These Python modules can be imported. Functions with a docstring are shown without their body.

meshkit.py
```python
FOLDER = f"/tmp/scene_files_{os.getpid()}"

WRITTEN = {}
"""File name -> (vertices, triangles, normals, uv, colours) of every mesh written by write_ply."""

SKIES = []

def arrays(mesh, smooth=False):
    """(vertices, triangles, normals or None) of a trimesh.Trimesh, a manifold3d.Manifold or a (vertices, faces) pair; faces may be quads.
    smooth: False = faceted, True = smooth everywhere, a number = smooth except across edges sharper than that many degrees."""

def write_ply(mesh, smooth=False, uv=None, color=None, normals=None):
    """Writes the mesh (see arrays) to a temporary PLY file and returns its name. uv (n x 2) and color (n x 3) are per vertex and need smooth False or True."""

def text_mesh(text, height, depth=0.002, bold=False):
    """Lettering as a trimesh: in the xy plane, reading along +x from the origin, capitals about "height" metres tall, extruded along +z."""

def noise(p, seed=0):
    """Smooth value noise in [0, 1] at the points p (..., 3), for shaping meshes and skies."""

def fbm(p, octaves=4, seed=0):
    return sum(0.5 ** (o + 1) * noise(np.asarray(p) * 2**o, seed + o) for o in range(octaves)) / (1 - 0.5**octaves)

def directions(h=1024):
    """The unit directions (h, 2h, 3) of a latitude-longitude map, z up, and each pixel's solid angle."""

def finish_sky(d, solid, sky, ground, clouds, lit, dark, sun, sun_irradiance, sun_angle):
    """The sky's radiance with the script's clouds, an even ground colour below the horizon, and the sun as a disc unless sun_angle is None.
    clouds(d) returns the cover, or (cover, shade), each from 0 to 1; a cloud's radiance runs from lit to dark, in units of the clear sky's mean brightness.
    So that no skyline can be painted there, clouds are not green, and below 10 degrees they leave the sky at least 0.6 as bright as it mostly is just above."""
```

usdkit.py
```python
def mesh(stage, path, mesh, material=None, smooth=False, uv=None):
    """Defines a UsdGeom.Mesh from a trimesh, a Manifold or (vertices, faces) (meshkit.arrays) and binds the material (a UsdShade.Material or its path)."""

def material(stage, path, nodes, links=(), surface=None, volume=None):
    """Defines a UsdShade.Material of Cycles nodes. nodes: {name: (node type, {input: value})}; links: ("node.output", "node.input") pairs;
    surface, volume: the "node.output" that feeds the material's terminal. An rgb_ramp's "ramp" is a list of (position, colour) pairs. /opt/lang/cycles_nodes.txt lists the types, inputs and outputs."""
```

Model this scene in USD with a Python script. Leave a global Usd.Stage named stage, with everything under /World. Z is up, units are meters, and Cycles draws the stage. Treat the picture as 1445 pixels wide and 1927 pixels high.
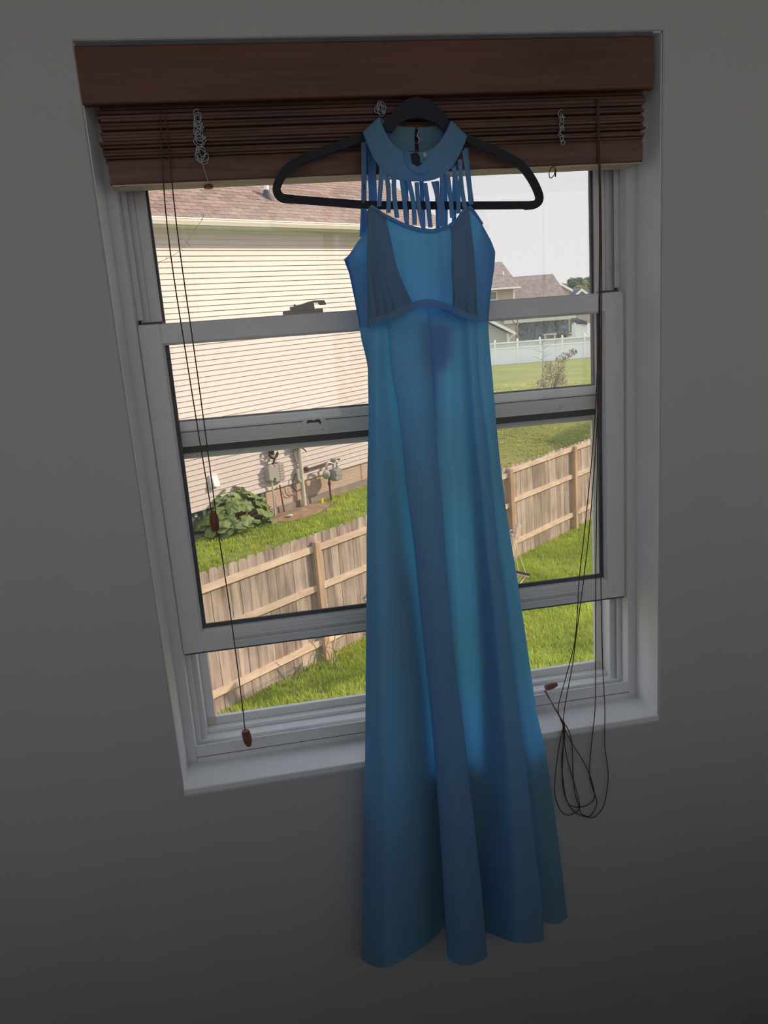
import math, random
import numpy as np, trimesh
from shapely.geometry import LineString, Polygon, Point
from shapely.ops import unary_union
from pxr import Usd, UsdGeom, UsdLux, UsdShade, Gf, Sdf, Vt
import usdkit, meshkit

stage = Usd.Stage.CreateInMemory()
UsdGeom.SetStageUpAxis(stage, UsdGeom.Tokens.z)
UsdGeom.SetStageMetersPerUnit(stage, 1.0)
UsdGeom.Xform.Define(stage, '/World')
UsdGeom.Scope.Define(stage, '/World/Looks')
RNG = np.random.default_rng(7)
random.seed(7)

# ---------------------------------------------------------------- camera, sky, sun, exposure
W_PX, H_PX, F_PX = 1445.0, 1927.0, 1444.6976621
CAM = np.array([-0.2533595, -1.28912441, 1.6065671])
def euler_m(yaw, pitch, roll):
    cz, sz, cx, sx, cy, sy = math.cos(yaw), math.sin(yaw), math.cos(pitch), math.sin(pitch), math.cos(roll), math.sin(roll)
    Rz = np.array([[cz, -sz, 0], [sz, cz, 0], [0, 0, 1]]); Rx = np.array([[1, 0, 0], [0, cx, -sx], [0, sx, cx]]); Ry = np.array([[cy, 0, sy], [0, 1, 0], [-sy, 0, cy]])
    return Rz @ Rx @ Ry
CM = euler_m(-0.15083219, -0.22329362, 0.07559812)     # columns: right, forward, up
cam = UsdGeom.Camera.Define(stage, '/World/camera')
cam.CreateHorizontalApertureAttr(36.0); cam.CreateVerticalApertureAttr(36.0 * H_PX / W_PX)
cam.CreateFocalLengthAttr(36.0 * F_PX / W_PX)
cam.CreateClippingRangeAttr((0.02, 2000.0))
EXPOSURE = 0.0
cam.CreateExposureAttr(EXPOSURE)
m4 = np.eye(4); m4[0, :3], m4[1, :3], m4[2, :3], m4[3, :3] = CM[:, 0], CM[:, 2], -CM[:, 1], CAM
cam.AddTransformOp().Set(Gf.Matrix4d(*m4.ravel().tolist()))

SKY_STRENGTH, SUN_STRENGTH = 1.2, 1.4
SUN_DIR = np.array([1.0, -0.012, 0.545])               # towards the sun
dome = UsdLux.DomeLight.Define(stage, '/World/sky')
dome.CreateIntensityAttr(1.0)
sky_mat = usdkit.material(stage, '/World/Looks/hazy_sky', {
    'tc': ('texture_coordinate', {}), 'sep': ('separate_xyz', {}), 'nz': ('noise_texture', {'scale': 2.0, 'detail': 4.0}),
    'ramp': ('rgb_ramp', {'ramp': [(0.0, (0.76, 0.705, 0.715)), (0.16, (0.74, 0.70, 0.725)), (0.45, (0.76, 0.78, 0.86)), (1.0, (0.68, 0.82, 1.06))]}),
    'mx': ('mix_color', {'blend_type': 'mix', 'b': (0.76, 0.74, 0.76)}), 'mul': ('math', {'math_type': 'multiply', 'value2': 0.25}),
    'bg': ('background_shader', {'strength': SKY_STRENGTH})},
    [('tc.generated', 'sep.vector'), ('sep.z', 'ramp.fac'), ('tc.generated', 'nz.vector'), ('nz.fac', 'mul.value1'), ('mul.value', 'mx.fac'), ('ramp.color', 'mx.a'), ('mx.result', 'bg.color')], surface='bg.background')
UsdShade.MaterialBindingAPI.Apply(dome.GetPrim()).Bind(sky_mat)
sun = UsdLux.DistantLight.Define(stage, '/World/sun')
sun.CreateIntensityAttr(SUN_STRENGTH); sun.CreateNormalizeAttr(True); sun.CreateAngleAttr(1.2); sun.CreateColorAttr(Gf.Vec3f(1.0, 0.79, 0.60))
sd = SUN_DIR / np.linalg.norm(SUN_DIR); sx_ = np.cross([0, 0, 1], sd); sx_ /= np.linalg.norm(sx_); sy_ = np.cross(sd, sx_)
sm = np.eye(4); sm[0, :3], sm[1, :3], sm[2, :3] = sx_, sy_, sd
sun.AddTransformOp().Set(Gf.Matrix4d(*sm.ravel().tolist()))

# ---------------------------------------------------------------- helpers
def at(u, v, y):
    """The point of the vertical plane at depth y that stands at a place measured in the photograph."""
    d = CM @ np.array([(u - W_PX / 2) / F_PX, 1.0, -(v - H_PX / 2) / F_PX])
    return CAM + d * ((y - CAM[1]) / d[1])
def at_plane(u, v, p, n):
    d = CM @ np.array([(u - W_PX / 2) / F_PX, 1.0, -(v - H_PX / 2) / F_PX])
    return CAM + d * (np.dot(np.asarray(p) - CAM, n) / np.dot(d, n))
MATS, USED, LOCS = {}, {}, {}
def material(name, nodes, links=(), surface='p.BSDF', **k):
    MATS[name] = usdkit.material(stage, '/World/Looks/' + name, nodes, links, surface=surface, **k); return MATS[name]
def plain(name, color, rough=0.6, var=0.0, scale=6.0, stretch=(1, 1, 1), bump=0.0, bscale=None, metallic=0.0, obj_var=0.0, detail=4.0, spec=0.5, dist=0.01):
    """A principled surface with noise in its tone, fine relief and a tone of its own for each object."""
    c = np.array(color, float)
    n = {'g': ('geometry', {}), 'map': ('mapping', {'scale': stretch}), 'nz': ('noise_texture', {'scale': scale, 'detail': detail}),
         'r': ('rgb_ramp', {'ramp': [(0.25, tuple(c * (1 - var))), (0.75, tuple(np.minimum(c * (1 + var), 0.95)))]}),
         'p': ('principled_bsdf', {'roughness': rough, 'metallic': metallic, 'specular_ior_level': spec})}
    l = [('g.position', 'map.vector'), ('map.vector', 'nz.vector'), ('nz.fac', 'r.fac')]
    out = 'r.color'
    if obj_var:
        n['oi'] = ('object_info', {}); n['mr'] = ('map_range', {'to_min': 1 - obj_var, 'to_max': 1 + obj_var}); n['hs'] = ('hsv', {})
        l += [('oi.random', 'mr.value'), ('mr.result', 'hs.value'), (out, 'hs.color')]; out = 'hs.color'
    l.append((out, 'p.base_color'))
    if bump:
        n['bn'] = ('noise_texture', {'scale': bscale or scale * 4, 'detail': 3.0}); n['bp'] = ('bump', {'strength': bump, 'distance': dist})
        l += [('map.vector', 'bn.vector'), ('bn.fac', 'bp.height'), ('bp.normal', 'p.normal')]
    return material(name, n, l)
def number(parent, name):
    k = (parent, name); i = USED.get(k, 0); USED[k] = i + 1
    return name if i == 0 else f'{name}_{i:03d}'
def tag(prim, label=None, cat=None, group=None, kind=None):
    p = prim.GetPrim() if hasattr(prim, 'GetPrim') else prim
    for k, v in (('label', label), ('category', cat), ('group', group), ('kind', kind)):
        if v: p.SetCustomDataByKey(k, v)
    return p
def thing(name, label=None, cat=None, loc=(0, 0, 0), group=None, kind=None):
    n = number('/World', name); path = '/World/' + n
    x = UsdGeom.Xform.Define(stage, path); x.AddTranslateOp().Set(Gf.Vec3d(*map(float, loc))); LOCS[path] = np.array(loc, float)
    tag(x, label, cat, group, kind); return path
def part(parent, name, mesh, mat, smooth=False, label=None, kind=None):
    """A mesh given in world coordinates as one part under its thing, or under another part."""
    path = f'{parent}/{number(parent, name)}'
    v, f, n = meshkit.arrays(mesh, smooth)
    root = '/'.join(path.split('/')[:3])
    v = v - LOCS.get(root, 0)
    m = UsdGeom.Mesh.Define(stage, path)
    m.CreatePointsAttr(Vt.Vec3fArray.FromNumpy(v.astype(np.float32)))
    m.CreateFaceVertexCountsAttr(Vt.IntArray.FromNumpy(np.full(len(f), 3, np.int32)))
    m.CreateFaceVertexIndicesAttr(Vt.IntArray.FromNumpy(f.astype(np.int32).ravel()))
    m.CreateSubdivisionSchemeAttr('none')
    if n is not None:
        m.CreateNormalsAttr(Vt.Vec3fArray.FromNumpy(n.astype(np.float32))); m.SetNormalsInterpolation('vertex')
    UsdShade.MaterialBindingAPI.Apply(m.GetPrim()).Bind(MATS[mat])
    tag(m, label, kind=kind); return path
def solo(name, mesh, mat, label=None, cat=None, smooth=False, group=None, kind=None):
    p = part('/World', name, mesh, mat, smooth); tag(stage.GetPrimAtPath(p), label, cat, group, kind); return p

BOXF = np.array([[0, 2, 3], [0, 3, 1], [4, 5, 7], [4, 7, 6], [0, 1, 5], [0, 5, 4], [2, 6, 7], [2, 7, 3], [0, 4, 6], [0, 6, 2], [1, 3, 7], [1, 7, 5]])
def box(x0, x1, y0, y1, z0, z1):
    v = np.array([(x, y, z) for x in (x0, x1) for y in (y0, y1) for z in (z0, z1)], float)
    m = trimesh.Trimesh(v, BOXF, process=False); m.fix_normals(); return m
def bevel_box(x0, x1, y0, y1, z0, z1, b=0.002):
    pts = []
    for x, sx in ((x0, 1), (x1, -1)):
        for y, sy in ((y0, 1), (y1, -1)):
            for z, sz in ((z0, 1), (z1, -1)):
                pts += [(x + sx * b, y + sy * b, z), (x + sx * b, y, z + sz * b), (x, y + sy * b, z + sz * b)]
    return trimesh.convex.convex_hull(np.array(pts))
def cat(ms): return trimesh.util.concatenate(ms)
def tube(points, r, sides=8, closed=False, cap=True):
    p = np.asarray(points, float); n = len(p)
    t = (np.roll(p, -1, 0) - np.roll(p, 1, 0)) if closed else np.gradient(p, axis=0)
    t /= np.linalg.norm(t, axis=1, keepdims=True) + 1e-12
    ref = np.array([0, 0, 1.0]) if abs(t[:, 2]).mean() < 0.8 else np.array([0, 1.0, 0.0])
    a = np.cross(t, ref); a /= np.linalg.norm(a, axis=1, keepdims=True) + 1e-12; b = np.cross(t, a)
    ang = np.arange(sides) * 2 * np.pi / sides; rr = np.broadcast_to(r, (n,))
    v = p[:, None] + rr[:, None, None] * (np.cos(ang)[None, :, None] * a[:, None] + np.sin(ang)[None, :, None] * b[:, None])
    fs = []
    for i in range(n if closed else n - 1):
        j = (i + 1) % n
        for k in range(sides):
            l = (k + 1) % sides
            fs += [[i * sides + k, i * sides + l, j * sides + l], [i * sides + k, j * sides + l, j * sides + k]]
    v = v.reshape(-1, 3)
    if cap and not closed:
        c0, c1 = len(v), len(v) + 1; v = np.vstack([v, p[:1], p[-1:]])
        for k in range(sides):
            l = (k + 1) % sides; fs += [[c0, l, k], [c1, (n - 1) * sides + k, (n - 1) * sides + l]]
    return trimesh.Trimesh(v, fs, process=False)
def smooth_path(pts, n=8):
    p = np.asarray(pts, float); q = np.vstack([2 * p[0] - p[1], p, 2 * p[-1] - p[-2]]); out = []
    for i in range(1, len(q) - 2):
        t = np.linspace(0, 1, n, endpoint=False)[:, None]
        out.append(0.5 * (2 * q[i] + (q[i + 1] - q[i - 1]) * t + (2 * q[i - 1] - 5 * q[i] + 4 * q[i + 1] - q[i + 2]) * t ** 2 + (3 * q[i] - q[i - 1] - 3 * q[i + 1] + q[i + 2]) * t ** 3))
    return np.vstack(out + [p[-1:]])
def cyl(p0, p1, r, sides=12, r1=None):
    return tube([p0, p1], np.array([r, r if r1 is None else r1]), sides)
def lathe(profile, sides=16, origin=(0, 0, 0), axis=(0, 0, 1)):
    """profile: (radius, height) pairs turned round the axis through the origin."""
    a = np.array(axis, float); a /= np.linalg.norm(a); e1 = np.cross(a, [0.3, 0.9, 0.2]); e1 /= np.linalg.norm(e1); e2 = np.cross(a, e1)
    ang = np.arange(sides) * 2 * np.pi / sides; ring = np.cos(ang)[:, None] * e1 + np.sin(ang)[:, None] * e2
    v = np.vstack([np.asarray(origin) + r * ring + h * a for r, h in profile]); fs = []
    for i in range(len(profile) - 1):
        for k in range(sides):
            l = (k + 1) % sides; fs += [[i * sides + k, i * sides + l, (i + 1) * sides + l], [i * sides + k, (i + 1) * sides + l, (i + 1) * sides + k]]
    m = trimesh.Trimesh(v, fs, process=False); return m
def extrude_xz(poly, y0, y1):
    """A shapely polygon in x and z given thickness from y0 to y1."""
    ms = []
    for g in getattr(poly, 'geoms', [poly]):
        m = trimesh.creation.extrude_polygon(g, y1 - y0, engine='earcut'); v = m.vertices.copy()
        m.vertices = np.stack([v[:, 0], y1 - v[:, 2], v[:, 1]], 1); ms.append(m)
    return cat(ms)
def grid_mesh(P, closed=False):
    """P: rows x columns x 3; closed joins the last column to the first."""
    r, c = P.shape[:2]; fs = []
    i, j = np.meshgrid(np.arange(r - 1), np.arange(c if closed else c - 1), indexing='ij'); i, j = i.ravel(), j.ravel(); k = (j + 1) % c
    f = np.vstack([np.stack([i * c + j, i * c + k, (i + 1) * c + k], 1), np.stack([i * c + j, (i + 1) * c + k, (i + 1) * c + j], 1)])
    return trimesh.Trimesh(P.reshape(-1, 3), f, process=False)
def solid_sheet(P, off):
    """A sheet and its copy moved by off, joined along the rim."""
    Q = P + off; r, c = P.shape[:2]; a = grid_mesh(P); n = r * c
    f = [a.faces, a.faces[:, ::-1] + n]
    rim = [(0, j) for j in range(c)] + [(i, c - 1) for i in range(1, r)] + [(r - 1, j) for j in range(c - 2, -1, -1)] + [(i, 0) for i in range(r - 2, 0, -1)]
    idx = [i * c + j for i, j in rim]
    for q in range(len(idx)):
        x, y = idx[q], idx[(q + 1) % len(idx)]; f.append(np.array([[y, x, x + n], [y, x + n, y + n]]))
    return trimesh.Trimesh(np.vstack([P.reshape(-1, 3), Q.reshape(-1, 3)]), np.vstack(f), process=False)

# ---------------------------------------------------------------- materials
plain('wall_paint', (0.50, 0.488, 0.462), 0.75, 0.03, 3.0, bump=0.12, bscale=160, dist=0.002)
plain('ceiling_paint', (0.88, 0.88, 0.88), 0.85, 0.02, 4.0, bump=0.2, bscale=80, dist=0.003)
plain('carpet', (0.40, 0.36, 0.31), 0.95, 0.15, 90.0, bump=0.4, bscale=250)
plain('sill_paint', (0.86, 0.86, 0.86), 0.55, 0.04, 9.0)
material('vinyl', {'g': ('geometry', {}), 'nz': ('noise_texture', {'scale': 9.0, 'detail': 5.0}), 'n2': ('noise_texture', {'scale': 55.0, 'detail': 3.0}),
    'ml': ('math', {'math_type': 'multiply'}), 'r': ('rgb_ramp', {'ramp': [(0.36, (0.74, 0.74, 0.73)), (0.62, (0.55, 0.52, 0.46))]}), 'p': ('principled_bsdf', {'roughness': 0.4})},
    [('g.position', 'nz.vector'), ('g.position', 'n2.vector'), ('nz.fac', 'ml.value1'), ('n2.fac', 'ml.value2'), ('ml.value', 'r.fac'), ('r.color', 'p.base_color')])
plain('gasket', (0.085, 0.09, 0.10), 0.6, 0.2, 30.0)
plain('grime', (0.07, 0.05, 0.045), 0.9, 0.5, 120.0, bump=0.6)
plain('pile_strip', (0.10, 0.09, 0.08), 0.95, 0.4, 300.0)
material('pane_glass', {'t': ('transparent_bsdf', {'color': (0.95, 0.965, 0.96)}), 'gl': ('glossy_bsdf', {'roughness': 0.0, 'color': (1, 1, 1)}), 'f': ('fresnel', {'IOR': 1.45}), 'm': ('mix_closure', {})},
    [('f.fac', 'm.fac'), ('t.BSDF', 'm.closure1'), ('gl.BSDF', 'm.closure2')], surface='m.closure')
material('insect_mesh', {'t': ('transparent_bsdf', {}), 'd': ('diffuse_bsdf', {'color': (0.12, 0.12, 0.12)}), 'm': ('mix_closure', {'fac': 0.14})},
    [('t.BSDF', 'm.closure1'), ('d.BSDF', 'm.closure2')], surface='m.closure')
def wood(name, dark, light, scale, stretch, rough=0.5, obj_var=0.1, bump=0.15, spec=0.4):
    material(name, {'g': ('geometry', {}), 'map': ('mapping', {'scale': stretch}), 'nz': ('noise_texture', {'scale': scale, 'detail': 6.0, 'roughness': 0.6, 'distortion': 0.6}),
        'n2': ('noise_texture', {'scale': 2.2, 'detail': 2.0}), 'ad': ('math', {'math_type': 'multiply_add', 'value2': 0.45}), 'r': ('rgb_ramp', {'ramp': [(0.45, dark), (0.85, light)]}),
        'oi': ('object_info', {}), 'mr': ('map_range', {'to_min': 1 - obj_var, 'to_max': 1 + obj_var}), 'hs': ('hsv', {}), 'bp': ('bump', {'strength': bump, 'distance': 0.004}),
        'p': ('principled_bsdf', {'roughness': rough, 'specular_ior_level': spec})},
        [('g.position', 'map.vector'), ('map.vector', 'nz.vector'), ('g.position', 'n2.vector'), ('n2.fac', 'ad.value1'), ('nz.fac', 'ad.value3'), ('ad.value', 'r.fac'), ('oi.random', 'mr.value'), ('mr.result', 'hs.value'),
         ('r.color', 'hs.color'), ('hs.color', 'p.base_color'), ('nz.fac', 'bp.height'), ('bp.normal', 'p.normal')])
wood('shade_wood', (0.075, 0.029, 0.016), (0.135, 0.052, 0.028), 5.0, (1, 6, 14), 0.45, 0.05)
wood('slat_wood', (0.075, 0.036, 0.026), (0.16, 0.078, 0.055), 5.0, (1.5, 8, 20), 0.6, 0.25)
wood('lit_slat_wood', (0.42, 0.33, 0.23), (0.62, 0.51, 0.38), 5.0, (1.5, 8, 20), 0.6, 0.05)
wood('tassel_wood', (0.12, 0.045, 0.028), (0.23, 0.09, 0.055), 40.0, (3, 3, 1), 0.4, 0.05)
wood('picket_wood', (0.21, 0.16, 0.14), (0.54, 0.435, 0.375), 5.5, (2.2, 2.2, 0.22), 0.85, 0.2, 0.5, 0.2)
wood('rail_wood', (0.52, 0.375, 0.28), (0.80, 0.63, 0.49), 5.0, (0.7, 0.7, 3.0), 0.8, 0.1, 0.3, 0.2)
wood('post_wood', (0.34, 0.22, 0.145), (0.58, 0.40, 0.27), 5.5, (2.4, 2.4, 0.3), 0.8, 0.1, 0.4, 0.2)
plain('brown_cord', (0.085, 0.038, 0.025), 0.7, 0.2, 200.0)
plain('pale_string', (0.42, 0.46, 0.47), 0.8, 0.1, 100.0)
plain('velvet', (0.026, 0.028, 0.036), 0.9, 0.2, 200.0)
plain('hook_metal', (0.06, 0.06, 0.065), 0.35, 0.1, 30.0, metallic=0.8)
def cloth(name, refl, trans, fac):
    material(name, {'g': ('geometry', {}), 'nz': ('noise_texture', {'scale': 700.0, 'detail': 2.0}), 'bp': ('bump', {'strength': 0.15, 'distance': 0.0006}),
        'd': ('diffuse_bsdf', {'color': refl, 'roughness': 0.3}), 't': ('translucent_bsdf', {'color': trans}), 's': ('sheen_bsdf', {'color': (0.06, 0.08, 0.09), 'roughness': 0.4}), 'm': ('mix_closure', {'fac': fac}), 'a': ('add_closure', {})},
        [('g.position', 'nz.vector'), ('nz.fac', 'bp.height'), ('bp.normal', 'd.normal'), ('bp.normal', 't.normal'), ('d.BSDF', 'm.closure1'), ('t.BSDF', 'm.closure2'), ('m.closure', 'a.closure1'), ('s.BSDF', 'a.closure2')], surface='m.closure')
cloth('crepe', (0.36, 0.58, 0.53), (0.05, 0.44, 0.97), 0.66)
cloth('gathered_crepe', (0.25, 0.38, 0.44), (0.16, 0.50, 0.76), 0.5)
cloth('dimming_cloth', (0.28, 0.40, 0.43), (0.34, 0.46, 0.52), 0.42)
plain('care_label', (0.75, 0.76, 0.76), 0.8, 0.05, 60.0)
plain('button', (0.45, 0.42, 0.36), 0.4, 0.1, 60.0)

# outdoors
material('lawn_ground', {'g': ('geometry', {}), 'n1': ('noise_texture', {'scale': 0.35, 'detail': 4.0}), 'n2': ('noise_texture', {'scale': 22.0, 'detail': 6.0, 'roughness': 0.7}),
    'r1': ('rgb_ramp', {'ramp': [(0.3, (0.25, 0.29, 0.085)), (0.55, (0.34, 0.345, 0.12)), (0.75, (0.44, 0.37, 0.20))]}), 'r2': ('rgb_ramp', {'ramp': [(0.3, (0.78, 0.80, 0.75)), (0.7, (1.15, 1.13, 1.12))]}),
    'm': ('mix_color', {'blend_type': 'multiply', 'fac': 1.0}), 'bp': ('bump', {'strength': 0.7, 'distance': 0.05}), 'p': ('principled_bsdf', {'roughness': 0.95, 'specular_ior_level': 0.1})},
    [('g.position', 'n1.vector'), ('g.position', 'n2.vector'), ('n1.fac', 'r1.fac'), ('n2.fac', 'r2.fac'), ('r1.color', 'm.a'), ('r2.color', 'm.b'), ('m.result', 'p.base_color'), ('n2.fac', 'bp.height'), ('bp.normal', 'p.normal')])
def leaf_mat(name, dark, light, scale, trans=0.35):
    material(name, {'g': ('geometry', {}), 'nz': ('noise_texture', {'scale': scale, 'detail': 3.0}), 'oi': ('object_info', {}), 'mr': ('map_range', {'to_min': 0.8, 'to_max': 1.2}), 'hs': ('hsv', {}),
        'r': ('rgb_ramp', {'ramp': [(0.3, dark), (0.7, light)]}), 'p': ('principled_bsdf', {'roughness': 0.55, 'specular_ior_level': 0.25}), 't': ('translucent_bsdf', {}), 'm': ('mix_closure', {'fac': trans})},
        [('g.position', 'nz.vector'), ('nz.fac', 'r.fac'), ('oi.random', 'mr.value'), ('mr.result', 'hs.value'), ('r.color', 'hs.color'), ('hs.color', 'p.base_color'), ('hs.color', 't.color'), ('p.BSDF', 'm.closure1'), ('t.BSDF', 'm.closure2')], surface='m.closure')
leaf_mat('grass_blade', (0.34, 0.44, 0.06), (0.66, 0.74, 0.15), 0.8)
leaf_mat('dry_grass_blade', (0.42, 0.46, 0.13), (0.66, 0.62, 0.26), 0.8)
leaf_mat('rhubarb_leaf', (0.18, 0.26, 0.09), (0.36, 0.44, 0.17), 7.0, 0.25)
leaf_mat('red_leaf', (0.22, 0.14, 0.11), (0.44, 0.31, 0.23), 3.0, 0.2)
leaf_mat('tree_leaf_dark', (0.17, 0.22, 0.17), (0.27, 0.33, 0.22), 0.5, 0.2)  # tree leaves greyed and lightened: distance haze is in their colour
leaf_mat('tree_leaf_light', (0.26, 0.31, 0.12), (0.40, 0.44, 0.18), 0.5, 0.2)
leaf_mat('tree_leaf_mid', (0.17, 0.21, 0.13), (0.28, 0.32, 0.19), 0.5, 0.2)
plain('stalk', (0.45, 0.28, 0.18), 0.7, 0.25, 12.0)
plain('bark', (0.26, 0.20, 0.16), 0.9, 0.3, 9.0)
plain('soil', (0.36, 0.24, 0.15), 0.95, 0.3, 6.0, bump=0.5)
plain('siding_vinyl', (0.645, 0.56, 0.54), 0.6, 0.03, 1.5, obj_var=0.015)
plain('gutter_white', (0.74, 0.70, 0.66), 0.5, 0.04, 2.0)
plain('soffit', (0.62, 0.63, 0.58), 0.7, 0.03, 2.0)
plain('shingle_brown', (0.285, 0.205, 0.175), 0.95, 0.22, 25.0, obj_var=0.22, bump=0.4, bscale=120)
plain('far_shingle', (0.255, 0.205, 0.185), 0.95, 0.35, 2.2, bump=0.3, bscale=8, detail=6.0)
plain('dark_shingle', (0.06, 0.07, 0.10), 0.9, 0.4, 1.6)
material('foundation_brick', {'tc': ('texture_coordinate', {}), 'map': ('mapping', {'rotation': (math.pi / 2, 0, 0)}), 'b': ('brick_texture', {'color1': (0.56, 0.42, 0.345), 'color2': (0.62, 0.475, 0.39), 'mortar': (0.46, 0.35, 0.29), 'scale': 1.0, 'brick_width': 0.2, 'row_height': 0.068, 'mortar_size': 0.005}),
    'nz': ('noise_texture', {'scale': 3.0}), 'bp': ('bump', {'strength': 0.5, 'distance': 0.01}), 'p': ('principled_bsdf', {'roughness': 0.9, 'specular_ior_level': 0.2})},
    [('tc.object', 'map.vector'), ('map.vector', 'b.vector'), ('b.color', 'p.base_color'), ('b.fac', 'bp.height'), ('bp.normal', 'p.normal')])
plain('added_slab_concrete', (0.36, 0.37, 0.38), 0.9, 0.1, 2.0)
plain('concrete', (0.30, 0.25, 0.215), 0.95, 0.25, 4.0, bump=0.4)
plain('utility_grey', (0.40, 0.37, 0.34), 0.55, 0.06, 6.0)
plain('meter_grey', (0.36, 0.35, 0.33), 0.5, 0.1, 9.0, metallic=0.2)
plain('black_plastic', (0.03, 0.025, 0.025), 0.5, 0.2, 30.0)
plain('rusty_pipe', (0.14, 0.07, 0.05), 0.75, 0.3, 20.0)
plain('white_plastic', (0.82, 0.81, 0.79), 0.45, 0.03, 6.0)
plain('yellow_plastic', (0.70, 0.55, 0.10), 0.5, 0.05, 6.0)
plain('window_dark', (0.16, 0.18, 0.165), 0.12, 0.3, 4.0)
plain('vinyl_fence', (0.84, 0.86, 0.90), 0.5, 0.02, 1.0)
plain('vinyl_post', (0.92, 0.91, 0.90), 0.5, 0.02, 1.0)
plain('lattice_vinyl', (0.62, 0.62, 0.61), 0.5, 0.05, 6.0)
plain('taupe_siding', (0.47, 0.385, 0.335), 0.8, 0.05, 0.7)
plain('grey_siding', (0.43, 0.40, 0.38), 0.8, 0.05, 0.9)
plain('cream_fascia', (0.60, 0.545, 0.44), 0.7, 0.04, 1.0)
material('porch_screen', {'g': ('geometry', {}), 'map': ('mapping', {'scale': (1, 1, 0.7)}), 'nz': ('noise_texture', {'scale': 4.5, 'detail': 5.0, 'roughness': 0.7}), 'r': ('rgb_ramp', {'ramp': [(0.35, (0.06, 0.095, 0.15)), (0.7, (0.30, 0.38, 0.48))]}), 'p': ('principled_bsdf', {'roughness': 0.9})},
    [('g.position', 'map.vector'), ('map.vector', 'nz.vector'), ('nz.fac', 'r.fac'), ('r.color', 'p.base_color')])  # dark blue-grey puts the shade under the porch into the wall colour
plain('rope', (0.72, 0.60, 0.42), 0.85, 0.1, 30.0)
plain('steel', (0.55, 0.55, 0.55), 0.35, 0.1, 20.0, metallic=0.8)
plain('lead_boot', (0.06, 0.06, 0.07), 0.6, 0.2, 12.0)

# ---------------------------------------------------------------- the room
ROOM_X0, ROOM_X1, ROOM_Y0, CEIL = -2.3, 2.6, -1.6, 2.44
WX, WZ0, WZ1 = 0.46, 0.84, 2.058
WALL_T = 0.19
def wall_with_hole(x0, x1, z0, z1, hx0, hx1, hz0, hz1, y0, y1, r=0.002):
    outer = Polygon([(x0, z0), (x1, z0), (x1, z1), (x0, z1)]); hole = Polygon([(hx0, hz0), (hx1, hz0), (hx1, hz1), (hx0, hz1)])
    parts_ = [extrude_xz(outer.difference(hole.buffer(r, join_style=2)), y0, y0 + r), extrude_xz(outer.difference(hole), y0 + r, y1)]
    # the drywall corner is eased all round the opening
    a = np.array([(hx0 - r, y0, hz0 - r), (hx1 + r, y0, hz0 - r), (hx1 + r, y0, hz1 + r), (hx0 - r, y0, hz1 + r)]); c = np.array([(hx0, y0 + r, hz0), (hx1, y0 + r, hz0), (hx1, y0 + r, hz1), (hx0, y0 + r, hz1)])
    f = []
    for i in range(4):
        j = (i + 1) % 4; f += [[i, j, 4 + j], [i, 4 + j, 4 + i]]
    parts_.append(trimesh.Trimesh(np.vstack([a, c]), f, process=False)); return cat(parts_)
solo('wall_front', wall_with_hole(ROOM_X0 - 0.12, ROOM_X1 + 0.12, -0.3, CEIL + 0.2, -WX, WX, WZ0 - 0.012, WZ1, 0.0, WALL_T), 'wall_paint', 'grey painted wall around the window opening', kind='structure')
solo('floor', box(ROOM_X0 - 0.12, ROOM_X1 + 0.12, ROOM_Y0 - 0.12, 0.0, -0.3, 0.0), 'carpet', 'beige carpeted floor below the window wall', kind='structure')
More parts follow.
